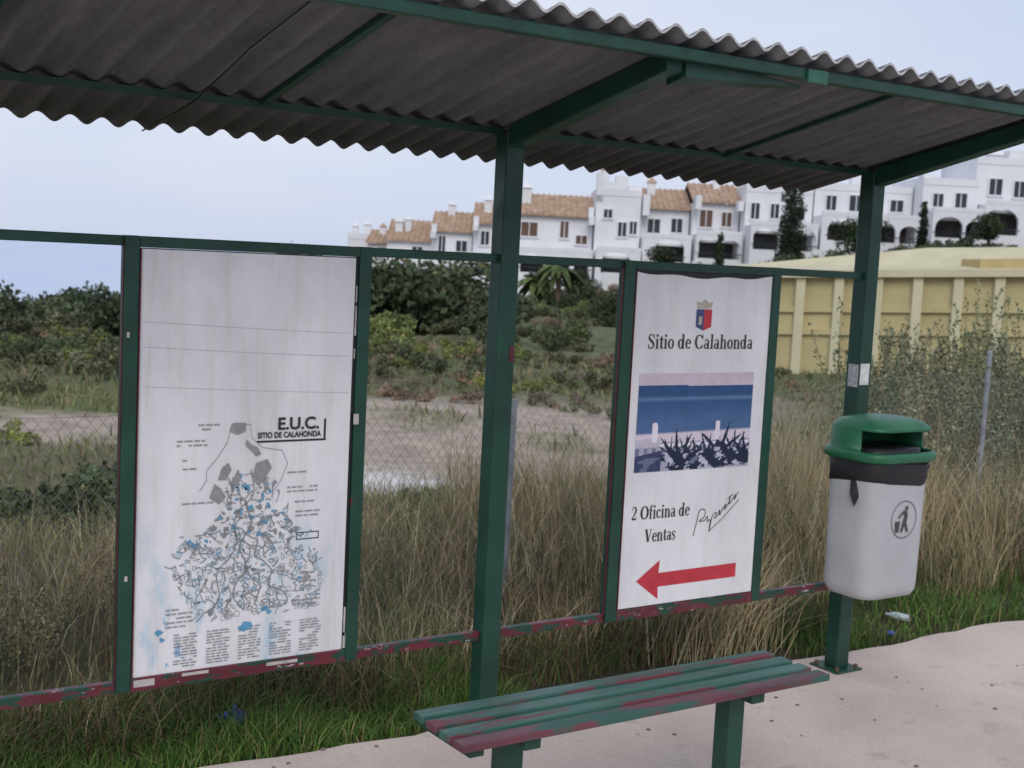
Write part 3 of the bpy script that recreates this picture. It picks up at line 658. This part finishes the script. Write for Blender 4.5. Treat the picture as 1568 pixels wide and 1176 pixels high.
for s,t,sc,k in((-2.87,8.8,.62,0),(-3.1,9.3,.55,2),(-6.9,18.0,.5,5),(-1.2,25.4,.6,4),(-.5,25.8,.6,4),(.9,25.4,.65,4),(1.6,24.2,.6,3),(-2.4,26.2,.6,4)): inst(ms,T[k],s,t,sc)
def weedmesh(name,h,nst,colr):
    Qs=[];Cs=[]
    for i in range(nst):
        bx_,by=rng.normal(0,.10,2); lx,ly=rng.normal(0,.16,2); hh=h*rng.uniform(.6,1.1)
        zz=np.linspace(0,1,7)
        for a,c in zip(zz[:-1],zz[1:]):
            pa=np.array([bx_+lx*a*a,by+ly*a*a,hh*a]);pc=np.array([bx_+lx*c*c,by+ly*c*c,hh*c]); w=np.array([.003,.002,0])
            Qs.append(np.array([[pa-w,pa+w,pc+w,pc-w]])); Cs.append(np.array([[.24,.20,.12]]))
        m_=105; u_=rng.uniform(.15,1.05,m_); sp=.13*(1.1-u_)+.02
        d=rng.normal(size=(m_,3)); d/=np.linalg.norm(d,axis=1)[:,None]
        c_=np.stack([bx_+lx*u_**2,by+ly*u_**2,hh*u_],-1)+d*sp[:,None]*rng.uniform(.2,1,(m_,1))
        Qs.append(leafquads(c_,d,.036)); Cs.append(np.array(colr)[None]*rng.uniform(.6,1.4,(m_,1)))
    return mkquads(name,np.concatenate(Qs),np.clip(np.concatenate(Cs),0,1),LEAFM,link=False)
WM=[weedmesh('weed_a',1.35,9,(.22,.235,.16)),weedmesh('weed_b',1.1,8,(.25,.25,.175)),weedmesh('weed_c',.8,8,(.32,.26,.17)),weedmesh('weed_d',1.5,7,(.18,.21,.13))]
we=empty('tall_weeds')
def weed(x,y,k,sc):
    o=bpy.data.objects.new('weed',WM[k]); col.objects.link(o); o.parent=we; o.location=(x,y,float(ter(x,y))-.03); o.rotation_euler=(0,0,rng.uniform(0,6.28)); o.scale=(sc,sc,sc)
for i in range(75):
    y=rng.uniform(2.0,5.5); x=rng.uniform(2.6,4.2)+ (y)*.95+rng.uniform(-.6,2.0); weed(x,y,rng.choice([0,1,3]),rng.uniform(.75,1.08))
for i in range(30):
    y=rng.uniform(.9,1.9); x=rng.uniform(2.6,5.6); weed(x,y,rng.choice([1,2]),rng.uniform(.35,.6))
for i in range(12):
    y=rng.uniform(1.5,4); x=rng.uniform(-2.2,1.0); weed(x,y,2,rng.uniform(.35,.5))

# ---------------------------------------------------------------- chain link fence
cf=empty('chain_link_fence'); FY=1.8
def ftop(x): return .90+.03*math.sin(x*1.7)+.04*(x-1.3)*.5*(x>1.3)
fp=B()
for x,zt in((-2.47,.9),(1.28,.90),(5.03,1.15),(8.8,1.3)):
    fp.tube([(x,FY,float(ter(x,FY))-.1),(x+.01,FY,zt)],.017,8)
fp.mk('fence_posts',plain('fence_post_paint',(.26,.28,.30),.6,.3,20),cf)
st=.052; Q=[]; 
def wire(x0,z0,x1,z1,y,ns=1):
    r=.0009; P0=np.array([x0,y,z0]);P1=np.array([x1,y,z1]); d=P1-P0; L=np.linalg.norm(d); n=np.array([-d[2],0,d[0]])/L*r
    for q in range(ns):
        a=P0+d*q/ns; c=P0+d*(q+1)/ns; Q.append(np.array([a-n,a+n,c+n,c-n]))
Hf=1.0; zb_=-.1
for x in np.arange(-4,10,st):
    for sg in(1,-1):
        xb_=x+sg*Hf*.8
        zt=min(ftop(x),ftop(xb_)); wire(x,zb_,x+sg*(zt-zb_)*.8,zt,FY+.002*sg,12)
for zz in(-.05,.4):
    for x in np.arange(-4,10,.5): wire(x,zz,x+.5,zz,FY-.004)
for x in np.arange(-4,10,.25): wire(x,ftop(x),x+.25,ftop(x+.25),FY-.004)
mkquads('wire_mesh',np.array(Q),np.full((len(Q),3),.24),vcol('wire',.5,10,.3),cf)

# ---------------------------------------------------------------- yellow ribbed wall
yw=empty('yellow_ribbed_wall')
YM=plain('yellow_render',rgb(190,177,132),.85,.12,1.2,bmp=.1); YT=plain('pale_yellow_cap',rgb(205,197,163),.85,.10,1.5); YD=plain('tan_roof',rgb(188,168,118),.85,.12,2)
sa,sb=5.75,19.0
def wt(s): return 31.5-(s-5.7)*.35
def wz(s): return 1.50+(s-5.7)*.060
def bar(b,s0,s1,dt0,dt1,z0,z1,rel=False):
    P=[]
    for (dt,zz) in((dt0,z0),(dt1,z0),(dt0,z1),(dt1,z1)):
        for s in(s0,s1): P.append(W(s,wt(s)+dt,(zz+(wz(s)) if rel else zz)))
    b.add(P,[(0,1,3,2),(4,6,7,5),(0,4,5,1),(2,3,7,6),(0,2,6,4),(1,5,7,3)])
b_=B(); bar(b_,sa,sb,0,.25,-1.6,1.0); 
P=[W(sa,wt(sa),1.001),W(sb,wt(sb),1.001),W(sb,wt(sb)+.25,1.001),W(sa,wt(sa)+.25,1.001),W(sa,wt(sa),wz(sa)-.15),W(sb,wt(sb),wz(sb)-.15),W(sb,wt(sb)+.25,wz(sb)-.15),W(sa,wt(sa)+.25,wz(sa)-.15)]
b_.add(P,[(0,1,5,4),(1,2,6,5),(2,3,7,6),(3,0,4,7)]); b_.mk('wall_face',YM,yw)
b_=B(); s=sa
while s<sb:
    V=[W(s,wt(s)-.16,-1.6),W(s+.20,wt(s+.20)-.16,-1.6),W(s+.20,wt(s+.2)-.003,-1.6),W(s,wt(s)-.003,-1.6),W(s,wt(s)-.16,wz(s)-.152),W(s+.20,wt(s+.20)-.16,wz(s+.2)-.152),W(s+.20,wt(s+.2)-.003,wz(s+.2)-.152),W(s,wt(s)-.003,wz(s)-.152)]
    b_.add(V,[(0,3,2,1),(4,5,6,7),(0,1,5,4),(1,2,6,5),(2,3,7,6),(3,0,4,7)]); s+=.83
b_.mk('ribs',YT,yw)
b_=B(); bar(b_,sa-.1,sb,-.10,-.004,-1.5,-1.38,True); bar(b_,sa-.1,sb,-.10,-.004,-.97,-.86,True); b_.mk('string_courses',YM,yw)
b_=B(); bar(b_,sa-.15,sb,-.26,.35,-.15,.02,True); b_.mk('coping',YT,yw)
V=[W(sa-.5,wt(sa)+.3,wz(sa)+.0),W(sb,wt(sb)+.3,wz(sb)+.02),W(sb,wt(sb)+4,wz(sb)+.50),W(10.2,wt(10.2)+3,wz(10.2)+.52),W(sa+.0,wt(sa)+3,wz(sa)+.12)]
mk('low_roof',V+[tuple((v[0],v[1],v[2]-2.5)) for v in V],[(0,1,2,3,4),(5,9,8,7,6),(0,5,6,1),(1,6,7,2),(2,7,8,3),(3,8,9,4),(4,9,5,0)],YT,yw)
b_=B(); bar(b_,10.6,sb,.5,1.8,.03,.24,True); b_.mk('raised_kerb',YD,yw)

# ---------------------------------------------------------------- white houses
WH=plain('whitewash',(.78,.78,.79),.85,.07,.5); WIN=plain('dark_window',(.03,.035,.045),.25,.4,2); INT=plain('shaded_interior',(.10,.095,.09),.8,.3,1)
m,nt,b=newmat('terracotta_tiles'); n1=noise(nt,1.6,4,.7); n2=noise(nt,7,3,.7)
c=ramp(nt,n1.outputs['Fac'],[(.25,rgb(148,118,98)),(.5,rgb(186,156,130)),(.75,rgb(208,184,160))]).outputs[0]
c=mix(nt,.6,c,ramp(nt,n2.outputs['Fac'],[(.35,.6),(.65,1.1)]).outputs[0],'MULTIPLY'); nt.links.new(c,b.inputs['Base Color']); b.inputs['Roughness'].default_value=.9
TILE=m; BRN=plain('brown_shutter',(.13,.07,.045),.6,.3,2); 
def wbox(b,s0,s1,t0,t1,z0,z1): b.box(s0,s1,t0,t1,z0,z1,fn=lambda s,t,z:W(s,t,z))
def archwall(b,s0,s1,t,th,z0,z1,arches):
    x=s0
    for (c,w,sill,spr) in sorted(arches):
        a,d=c-w/2,c+w/2
        if a>x: wbox(b,x,a,t,t+th,z0,z1)
        if sill>z0: wbox(b,a,d,t,t+th,z0,sill)
        n=10; pts=[(c+w/2*math.cos(math.pi*(1-k/n)),min(z1-.12,spr+w*.38*math.sin(math.pi*k/n))) for k in range(n+1)]
        for k in range(n):
            (xa_,za_),(xb_,zb2)=pts[k],pts[k+1]
            V=[W(xa_,t,za_),W(xb_,t,zb2),W(xb_,t,z1),W(xa_,t,z1),W(xa_,t+th,za_),W(xb_,t+th,zb2),W(xb_,t+th,z1),W(xa_,t+th,z1)]
            b.add(V,[(0,1,2,3),(7,6,5,4),(0,4,5,1)])
        x=d
    if x<s1: wbox(b,x,s1,t,t+th,z0,z1)
def house(s0,s1,t,zb,zp,ze,roof='tile',arches=(),wins=(),chim=(),rise=1.6,depth=8,porch=2.6,steps=()):
    e=empty('white_house'); zb=zb-2.2
    b=B(); wbox(b,s0,s1,t,t+depth,zb,ze)
    for (a,c,dt,z) in steps: wbox(b,a+.003,c-.003,t+dt,t+dt+1.2,ze-.5,z)
    b.mk('walls',WH,e)
    if arches:
        arches=[(c,w*1.12,sl-.1,sp) for c,w,sl,sp in arches]
        b=B(); archwall(b,s0+.05,s1-.05,t-porch,.3,zb,zp,arches)
        wbox(b,s0+.05,s0+.3,t-porch+.3,t-.002,zb,zp); wbox(b,s1-.3,s1-.05,t-porch+.3,t-.002,zb,zp)
        wbox(b,s0+.3,s1-.3,t-porch+.3,t-.002,zp-.55,zp-.4)
        sill=min(a[2] for a in arches); wbox(b,s0+.3,s1-.3,t-porch+.3,t-.002,zb,sill-.5)
        wbox(b,s0+.05,s1-.05,t-porch-.02,t-porch+.18,zp+.003,zp+.28)
        b.mk('porch',WH,e)
        b=B(); wbox(b,s0+.32,s1-.32,t-.10,t-.004,sill-.49,zp-.56); b.mk('porch_shade_panel',INT,e)  # dark panel before the white wall, porch shade put into its colour
        b=B()
        for (c,w,sl,sp) in arches: wbox(b,c-w*.30,c+w*.30,t-.16,t-.103,sl-.4,sp+.1)
        b.mk('porch_doors',WIN if random.random()<.7 else BRN,e)
        b=B()
        for (c,w,sl,sp) in arches:
            for k in range(6): x=c-w/2+w*(k+.5)/6; wbox(b,x-.02,x+.02,t-porch-.06,t-porch-.02,sl,sl+.35)
            wbox(b,c-w/2-.1,c+w/2+.1,t-porch-.08,t-porch-.003,sl+.35,sl+.40)
        b.mk('railings',WIN,e)
    if wins:
        b=B(); fr=B()
        for (c,z,w,h) in wins:
            wbox(b,c-w/2,c+w/2,t-.03,t-.003,z,z+h)
            wbox(fr,c-w/2-.08,c-w/2-.002,t-.12,t-.003,z-.08,z+h+.08); wbox(fr,c+w/2+.002,c+w/2+.08,t-.12,t-.003,z-.08,z+h+.08)
            wbox(fr,c-w/2,c+w/2,t-.12,t-.003,z+h,z+h+.08); wbox(fr,c-w/2-.15,c+w/2+.15,t-.2,t-.124,z-.12,z-.04); wbox(fr,c-.03,c+.03,t-.06,t-.033,z,z+h)
        b.mk('windows',WIN if random.random()<.75 else BRN,e); fr.mk('window_frames',WH,e)
    if roof=='tile':
        tm=t+depth*.45; o=.45
        V=[W(s0-.1,t-o,ze+.02),W(s1+.1,t-o,ze+.02),W(s1+.1,tm,ze+rise),W(s0-.1,tm,ze+rise),W(s1+.1,t+depth+o,ze+.02),W(s0-.1,t+depth+o,ze+.02)]
        V2=[(v[0],v[1],v[2]+.16) for v in V]
        mk('roof',V+V2,[(6,7,8,9),(9,8,10,11),(0,3,2,1),(3,5,4,2),(0,1,7,6),(5,11,10,4),(0,6,9,3),(3,9,11,5),(1,2,8,7),(2,4,10,8)],TILE,e)
        b=B(); k=s0
        while k<s1:
            a=Vector(W(k,t-o-.02,ze+.19)); c=Vector(W(k,tm,ze+rise+.17)); b.tube([a,c],.09,5); k+=.42
        b.mk('tile_rows',TILE,e)
    else:
        b=B(); wbox(b,s0-.002,s1+.002,t-.05,t+.2,ze+.002,ze+.5); wbox(b,s0-.002,s0+.2,t+.2,t+depth,ze+.002,ze+.5); wbox(b,s1-.2,s1+.002,t+.2,t+depth,ze+.002,ze+.5); b.mk('parapet',WH,e)
    b=B(); cap=B()
    for (c,dt,z,w) in chim:
        wbox(b,c-w/2,c+w/2,t+dt,t+dt+w,ze-.2,z); 
        p=[W(c-w*.7,t+dt-w*.2,z+.002),W(c+w*.7,t+dt-w*.2,z+.002),W(c+w*.7,t+dt+w*1.2,z+.002),W(c-w*.7,t+dt+w*1.2,z+.002),W(c,t+dt+w*.5,z+w*.7)]
        cap.add(p,[(0,3,2,1),(0,1,4),(1,2,4),(2,3,4),(3,0,4)])
    if chim: b.mk('chimneys',WH,e); cap.mk('chimney_caps',WH if random.random()<.6 else TILE,e)
    return e
house(-14.6,-11.9,112,-1,0,2.2,'flat',chim=[(-14.1,1,3.3,.5),(-13.2,2,3.5,.6)])
house(-12.4,-9.9,108,-1,0,1.9,'tile',rise=1.0,chim=[(-11.4,2,3.3,.5)],wins=[(-11.2,.8,.6,.8)])
house(-10.4,-6.8,104,-.5,1,2.15,'tile',rise=1.6,chim=[(-9.6,1,3.7,.6),(-8.9,1.2,3.9,.5)],wins=[(-8.0,.9,.8,.9)],arches=[(-8.6,1.4,-.9,-.5)])
house(-6.7,-3.6,101,-.5,.9,3.0,'tile',rise=1.5,chim=[(-5.4,2.8,5.2,.55)],wins=[(-5.9,1.5,.5,1.2),(-4.4,1.6,.8,.8)],arches=[(-5.6,1.3,-.3,.15),(-4.2,1.1,-.3,.15)],steps=[(-6.7,-6.3,-2,3.0),(-6.7,-6.3,-.8,3.6)])
house(-3.5,-.6,100,-.4,1.35,3.7,'tile',arches=[(-2.9,1.2,.0,.45),(-1.5,1.3,.0,.45)],wins=[(-2.6,2.2,.6,1.0),(-1.3,2.2,.7,1.0)],rise=1.6,chim=[(-2.5,1.5,5.6,.6)],steps=[(-3.5,-3.1,-2.0,3.6),(-3.5,-3.1,-.8,4.3)])
house(-.4,5.4,98,-.2,1.9,4.5,'tile',arches=[(1.0,1.5,.45,1.05),(3.0,1.3,.45,1.05),(4.6,1.0,.45,1.0)],wins=[(.7,3.0,1.2,1.0),(3.3,3.0,.6,1.2),(4.6,2.6,.8,.6)],rise=1.6,chim=[(.4,1.5,6.6,.7)],steps=[(5.0,5.4,-2,4.6),(5.0,5.4,-.8,5.3)])
house(5.5,8.8,97,.2,2.2,6.2,'flat',arches=[(7.0,1.9,.7,1.35)],wins=[(7.5,3.3,.6,1.0),(8.3,3.5,.5,.9),(6.4,4.6,.6,.6)],steps=[(5.5,6.0,0,7.9),(6.0,6.9,.3,7.2),(6.9,7.8,.6,7.7),(7.8,8.8,.2,7.0)],chim=[(6.2,2,8.2,.6)])
house(8.9,12.5,98,1.3,3.3,5.4,'tile',arches=[(10.9,1.9,1.7,2.5)],wins=[(9.9,3.7,.9,1.0),(11.6,3.8,.8,1.0)],rise=1.55,chim=[(9.8,2.2,7.5,.6)],steps=[(8.9,9.4,-1.5,6.4)])
house(12.6,16.0,97,1.6,3.7,6.0,'tile',arches=[(13.6,1.6,2.1,2.8),(15.1,1.3,2.1,2.8)],wins=[(13.6,4.3,.9,1.2),(15.1,4.4,.7,1.0)],rise=1.45,steps=[(15.6,16,-2,6.2),(12.6,13,-1.6,6.5)],chim=[(14.6,2.4,7.9,.5)])
house(16.1,20.9,95,2.4,4.5,6.9,'flat',arches=[(17.2,1.6,2.9,3.6),(19.5,2.2,2.9,3.6)],wins=[(16.8,5.0,.6,1.1),(18.2,5.1,.6,1.0),(19.8,5.1,1.1,.8)],steps=[(16.1,16.9,.2,8.0),(18.8,19.4,.5,8.0)],chim=[(17.6,2,8.3,.6)])
house(21.0,28.0,95,3.2,5.4,7.3,'flat',arches=[(22.6,2.0,3.8,4.4),(25.2,1.9,3.8,4.4),(27.2,1.2,3.8,4.4)],wins=[(22.2,5.9,.7,1.0),(24.0,5.9,1.0,1.1),(26.9,6.0,.9,.8)],steps=[(21,22.4,.2,8.2),(25.2,26.4,.5,8.6)],chim=[(24.4,2,8.9,.7)])
house(28.1,32.0,93,3.7,6.0,7.9,'flat',arches=[(29.3,1.7,4.3,4.9),(31.1,1.2,4.3,4.9)],wins=[(30.8,6.4,.8,1.0),(29.2,6.4,.7,.9)],steps=[(28.1,29,.2,8.6)])
house(32.1,44.0,94,4.2,6.7,9.6,'flat',arches=[(33.2,2.1,4.7,5.5),(35.9,1.0,4.2,5.6),(38.1,2.1,4.7,5.5),(41.4,2.1,4.7,5.5)],wins=[(35.2,7.4,.8,1.1),(37.4,7.4,1.0,1.4),(33.5,7.5,.9,1.1),(40.5,7.4,1,1.4)],steps=[(34.5,37,.5,10.7)],chim=[(33.9,1.5,10.4,.9)])
gw=B()
for s0,s1,t,z in((-7,-1,94,-.9),(-1,6,93.5,-.4),(6,12,93,.3),(12,20,91,1.4),(20,29,90,2.6),(29,44,89,3.4)): wbox(gw,s0+.003,s1-.003,t,t+.3,z-2.5,z+.35)
gw.mk('garden_wall',WH)

def tree(name,s,t,h,w,colr,cone=False,n=2600,leaf=.2):
    e=empty(name); x,y,_=W(s,t); z=float(ter(x,y)); e.location=(x,y,z)
    tb=B(); tb.tube([(0,0,-.3),(.03,0,h*.3),(0,.04,h*.6),(0,0,h*.9)],[.14,.11,.07,.02],7)
    for k in range(6):
        a=rng.uniform(0,6.28); z0=h*rng.uniform(.25,.6); tb.tube([(0,0,z0),(math.cos(a)*w*.3,math.sin(a)*w*.3,z0+h*.14)],[.05,.015],5)
    tb.mk('trunk',plain('bark',(.10,.075,.05),.9,.3,8),e)
    if cone: bl=[(rng.normal(0,w*.05),rng.normal(0,w*.05),h*(.06+.86*k/15),w*.5*(1.0-.45*(k/15)**2)*rng.uniform(.88,1.1)) for k in range(16)]
    else: bl=[(rng.uniform(-w,w)*.3,rng.uniform(-w,w)*.3,h*rng.uniform(.45,.8),w*rng.uniform(.2,.32)) for k in range(9)]
    me=bushmesh('crown',n,bl,leaf,colr); o=bpy.data.objects.new('crown',me); col.objects.link(o); o.parent=e
tree('cypress_tree',17.2,84,6.6,1.7,(.022,.034,.02),True,7000,.18)
tree('cypress_tree',26.8,88,4.2,.7,(.025,.04,.02),True,1600)
tree('cypress_tree',13.4,88,3.4,.6,(.025,.04,.02),True,1200)
tree('olive_tree',9.6,87,3.0,2.0,(.05,.07,.04)); tree('olive_tree',4.0,88,2.6,2.2,(.05,.07,.04)); tree('garden_tree',21.6,84,3.4,3.2,(.03,.048,.022),n=3600); tree('garden_tree',1.2,86,2.6,2.2,(.04,.06,.03)); tree('garden_tree',30.5,86,3.2,2.2,(.04,.055,.03))
def palm(s,t,h,k_=1.0):
    e=empty('palm_tree'); x,y,_=W(s,t); e.location=(x,y,float(ter(x,y)))
    B().tube([(0,0,-.2),(.05,0,h*.5),(0,0,h)],[.2,.16,.18],8).mk('trunk',plain('palm_bark',(.16,.11,.07),.9,.4,6),e)
    Q=[]
    for k in range(34):
        a=rng.uniform(0,6.28); up=rng.uniform(.1,1.0); prev=None
        for j in range(8):
            u_=j/7; r=1.5*k_*u_; z=h+(up*1.3*u_-1.5*u_*u_)*k_; p=np.array([math.cos(a)*r,math.sin(a)*r,z]); sd=np.array([-math.sin(a),math.cos(a),-.25])*(.28*math.sin(math.pi*(.12+.85*u_)))
            if prev is not None:
                Q.append(np.array([prev[0],prev[0]+prev[1],p+sd*.7,p])); Q.append(np.array([prev[0],prev[0]-prev[1]*np.array([1,1,-1]),p-sd*.7*np.array([1,1,-1]),p]))
            prev=(p,sd)
    mkquads('fronds',np.array(Q),np.tile([[.09,.12,.045]],(len(Q),1))*rng.uniform(.6,1.4,(len(Q),1)),LEAFM,e)
palm(2.5,80,2.6,1.2); palm(1.1,81,2.0,1.0)

# ---------------------------------------------------------------- litter on the verge
BL=plain('blue_plastic',(.02,.07,.30),.35,.3,20)
def crumple(name,x,y,r,mat,sz=(1,1,1)):
    bm_=bmesh.new(); bmesh.ops.create_icosphere(bm_,subdivisions=3,radius=r)
    for v in bm_.verts:
        v.co*=1+.35*math.sin(v.co.x*150+1)*math.sin(v.co.y*130)+.2*math.sin(v.co.z*170); v.co.x*=sz[0];v.co.y*=sz[1];v.co.z*=sz[2]
    me=bpy.data.meshes.new(name); bm_.to_mesh(me); bm_.free(); me.materials.append(mat)
    o=bpy.data.objects.new(name,me); col.objects.link(o); o.location=(x,y,max(float(ter(x,y)),-.03)+r*.8*sz[2]+.02)
crumple('crumpled_bag',-.70,.44,.040,BL); crumple('bottle_cap',2.35,.24,.018,BL,(1.2,1,.6))
bo=empty('plastic_bottle',(2.62,.42,.0)); bo.rotation_euler=(0,math.radians(85),2.2); bo.scale=(.8,.8,.8)
B().tube([(0,0,-.06),(0,0,-.055),(0,0,.03),(0,0,.05),(0,0,.065),(0,0,.08)],[.018,.024,.024,.012,.009,.009],12).mk('bottle',plain('clear_plastic',(.4,.46,.48),.15,.1),bo,smoothf=True)

# ---------------------------------------------------------------- light, sky, camera
sun_dir=Vector((-.45,-.72,.62)).normalized(); elev=math.asin(sun_dir.z); 
w=bpy.data.worlds.new('World'); scene.world=w; w.use_nodes=True; nt=w.node_tree; bg=nt.nodes['Background']
sk_=N(nt,'ShaderNodeTexSky',sky_type='NISHITA'); sk_.sun_disc=False; sk_.sun_elevation=elev; sk_.sun_rotation=math.atan2(sun_dir.x,sun_dir.y)
tc=N(nt,'ShaderNodeTexCoord'); mp=N(nt,'ShaderNodeMapping'); mp.inputs['Scale'].default_value=(1,1,2.6); nt.links.new(tc.outputs['Generated'],mp.inputs['Vector'])
nn=noise(nt,1.6,4,.5,mp.outputs[0])
cl=ramp(nt,nn.outputs['Fac'],[(.30,(.53,.62,.84)),(.50,(.63,.69,.86)),(.70,(.78,.80,.89))])
cs=N(nt,'ShaderNodeVectorMath',operation='SCALE'); nt.links.new(cl.outputs[0],cs.inputs[0]); cs.inputs['Scale'].default_value=10.5
o_=mix(nt,.88,sk_.outputs[0],cs.outputs[0]); nt.links.new(o_,bg.inputs['Color']); bg.inputs['Strength'].default_value=.1
L=bpy.data.lights.new('sun','SUN'); L.energy=1.25; L.angle=math.radians(30); L.color=(1,.96,.9); lo=bpy.data.objects.new('sun',L); col.objects.link(lo)
lo.rotation_euler=sun_dir.to_track_quat('Z','Y').to_euler()
cd=bpy.data.cameras.new('camera'); co=bpy.data.objects.new('camera',cd); col.objects.link(co); scene.camera=co
cd.sensor_width=36; cd.lens=2008.1/1568*36; cd.clip_start=.05; cd.clip_end=60000
cd.dof.use_dof=True; cd.dof.focus_distance=3.2; cd.dof.aperture_fstop=8
pit,rol=.0989,.0505
F=np.array([math.sin(YAW)*math.cos(pit),math.cos(YAW)*math.cos(pit),-math.sin(pit)]); U0=np.cross(R0,F)
R=R0*math.cos(rol)+U0*math.sin(rol); U=np.cross(R,F)
M=Matrix(((R[0],U[0],-F[0],CX),(R[1],U[1],-F[1],CY),(R[2],U[2],-F[2],CZ),(0,0,0,1))); co.matrix_world=M
scene.view_settings.view_transform='Standard'; scene.view_settings.look='None'; scene.view_settings.exposure=0
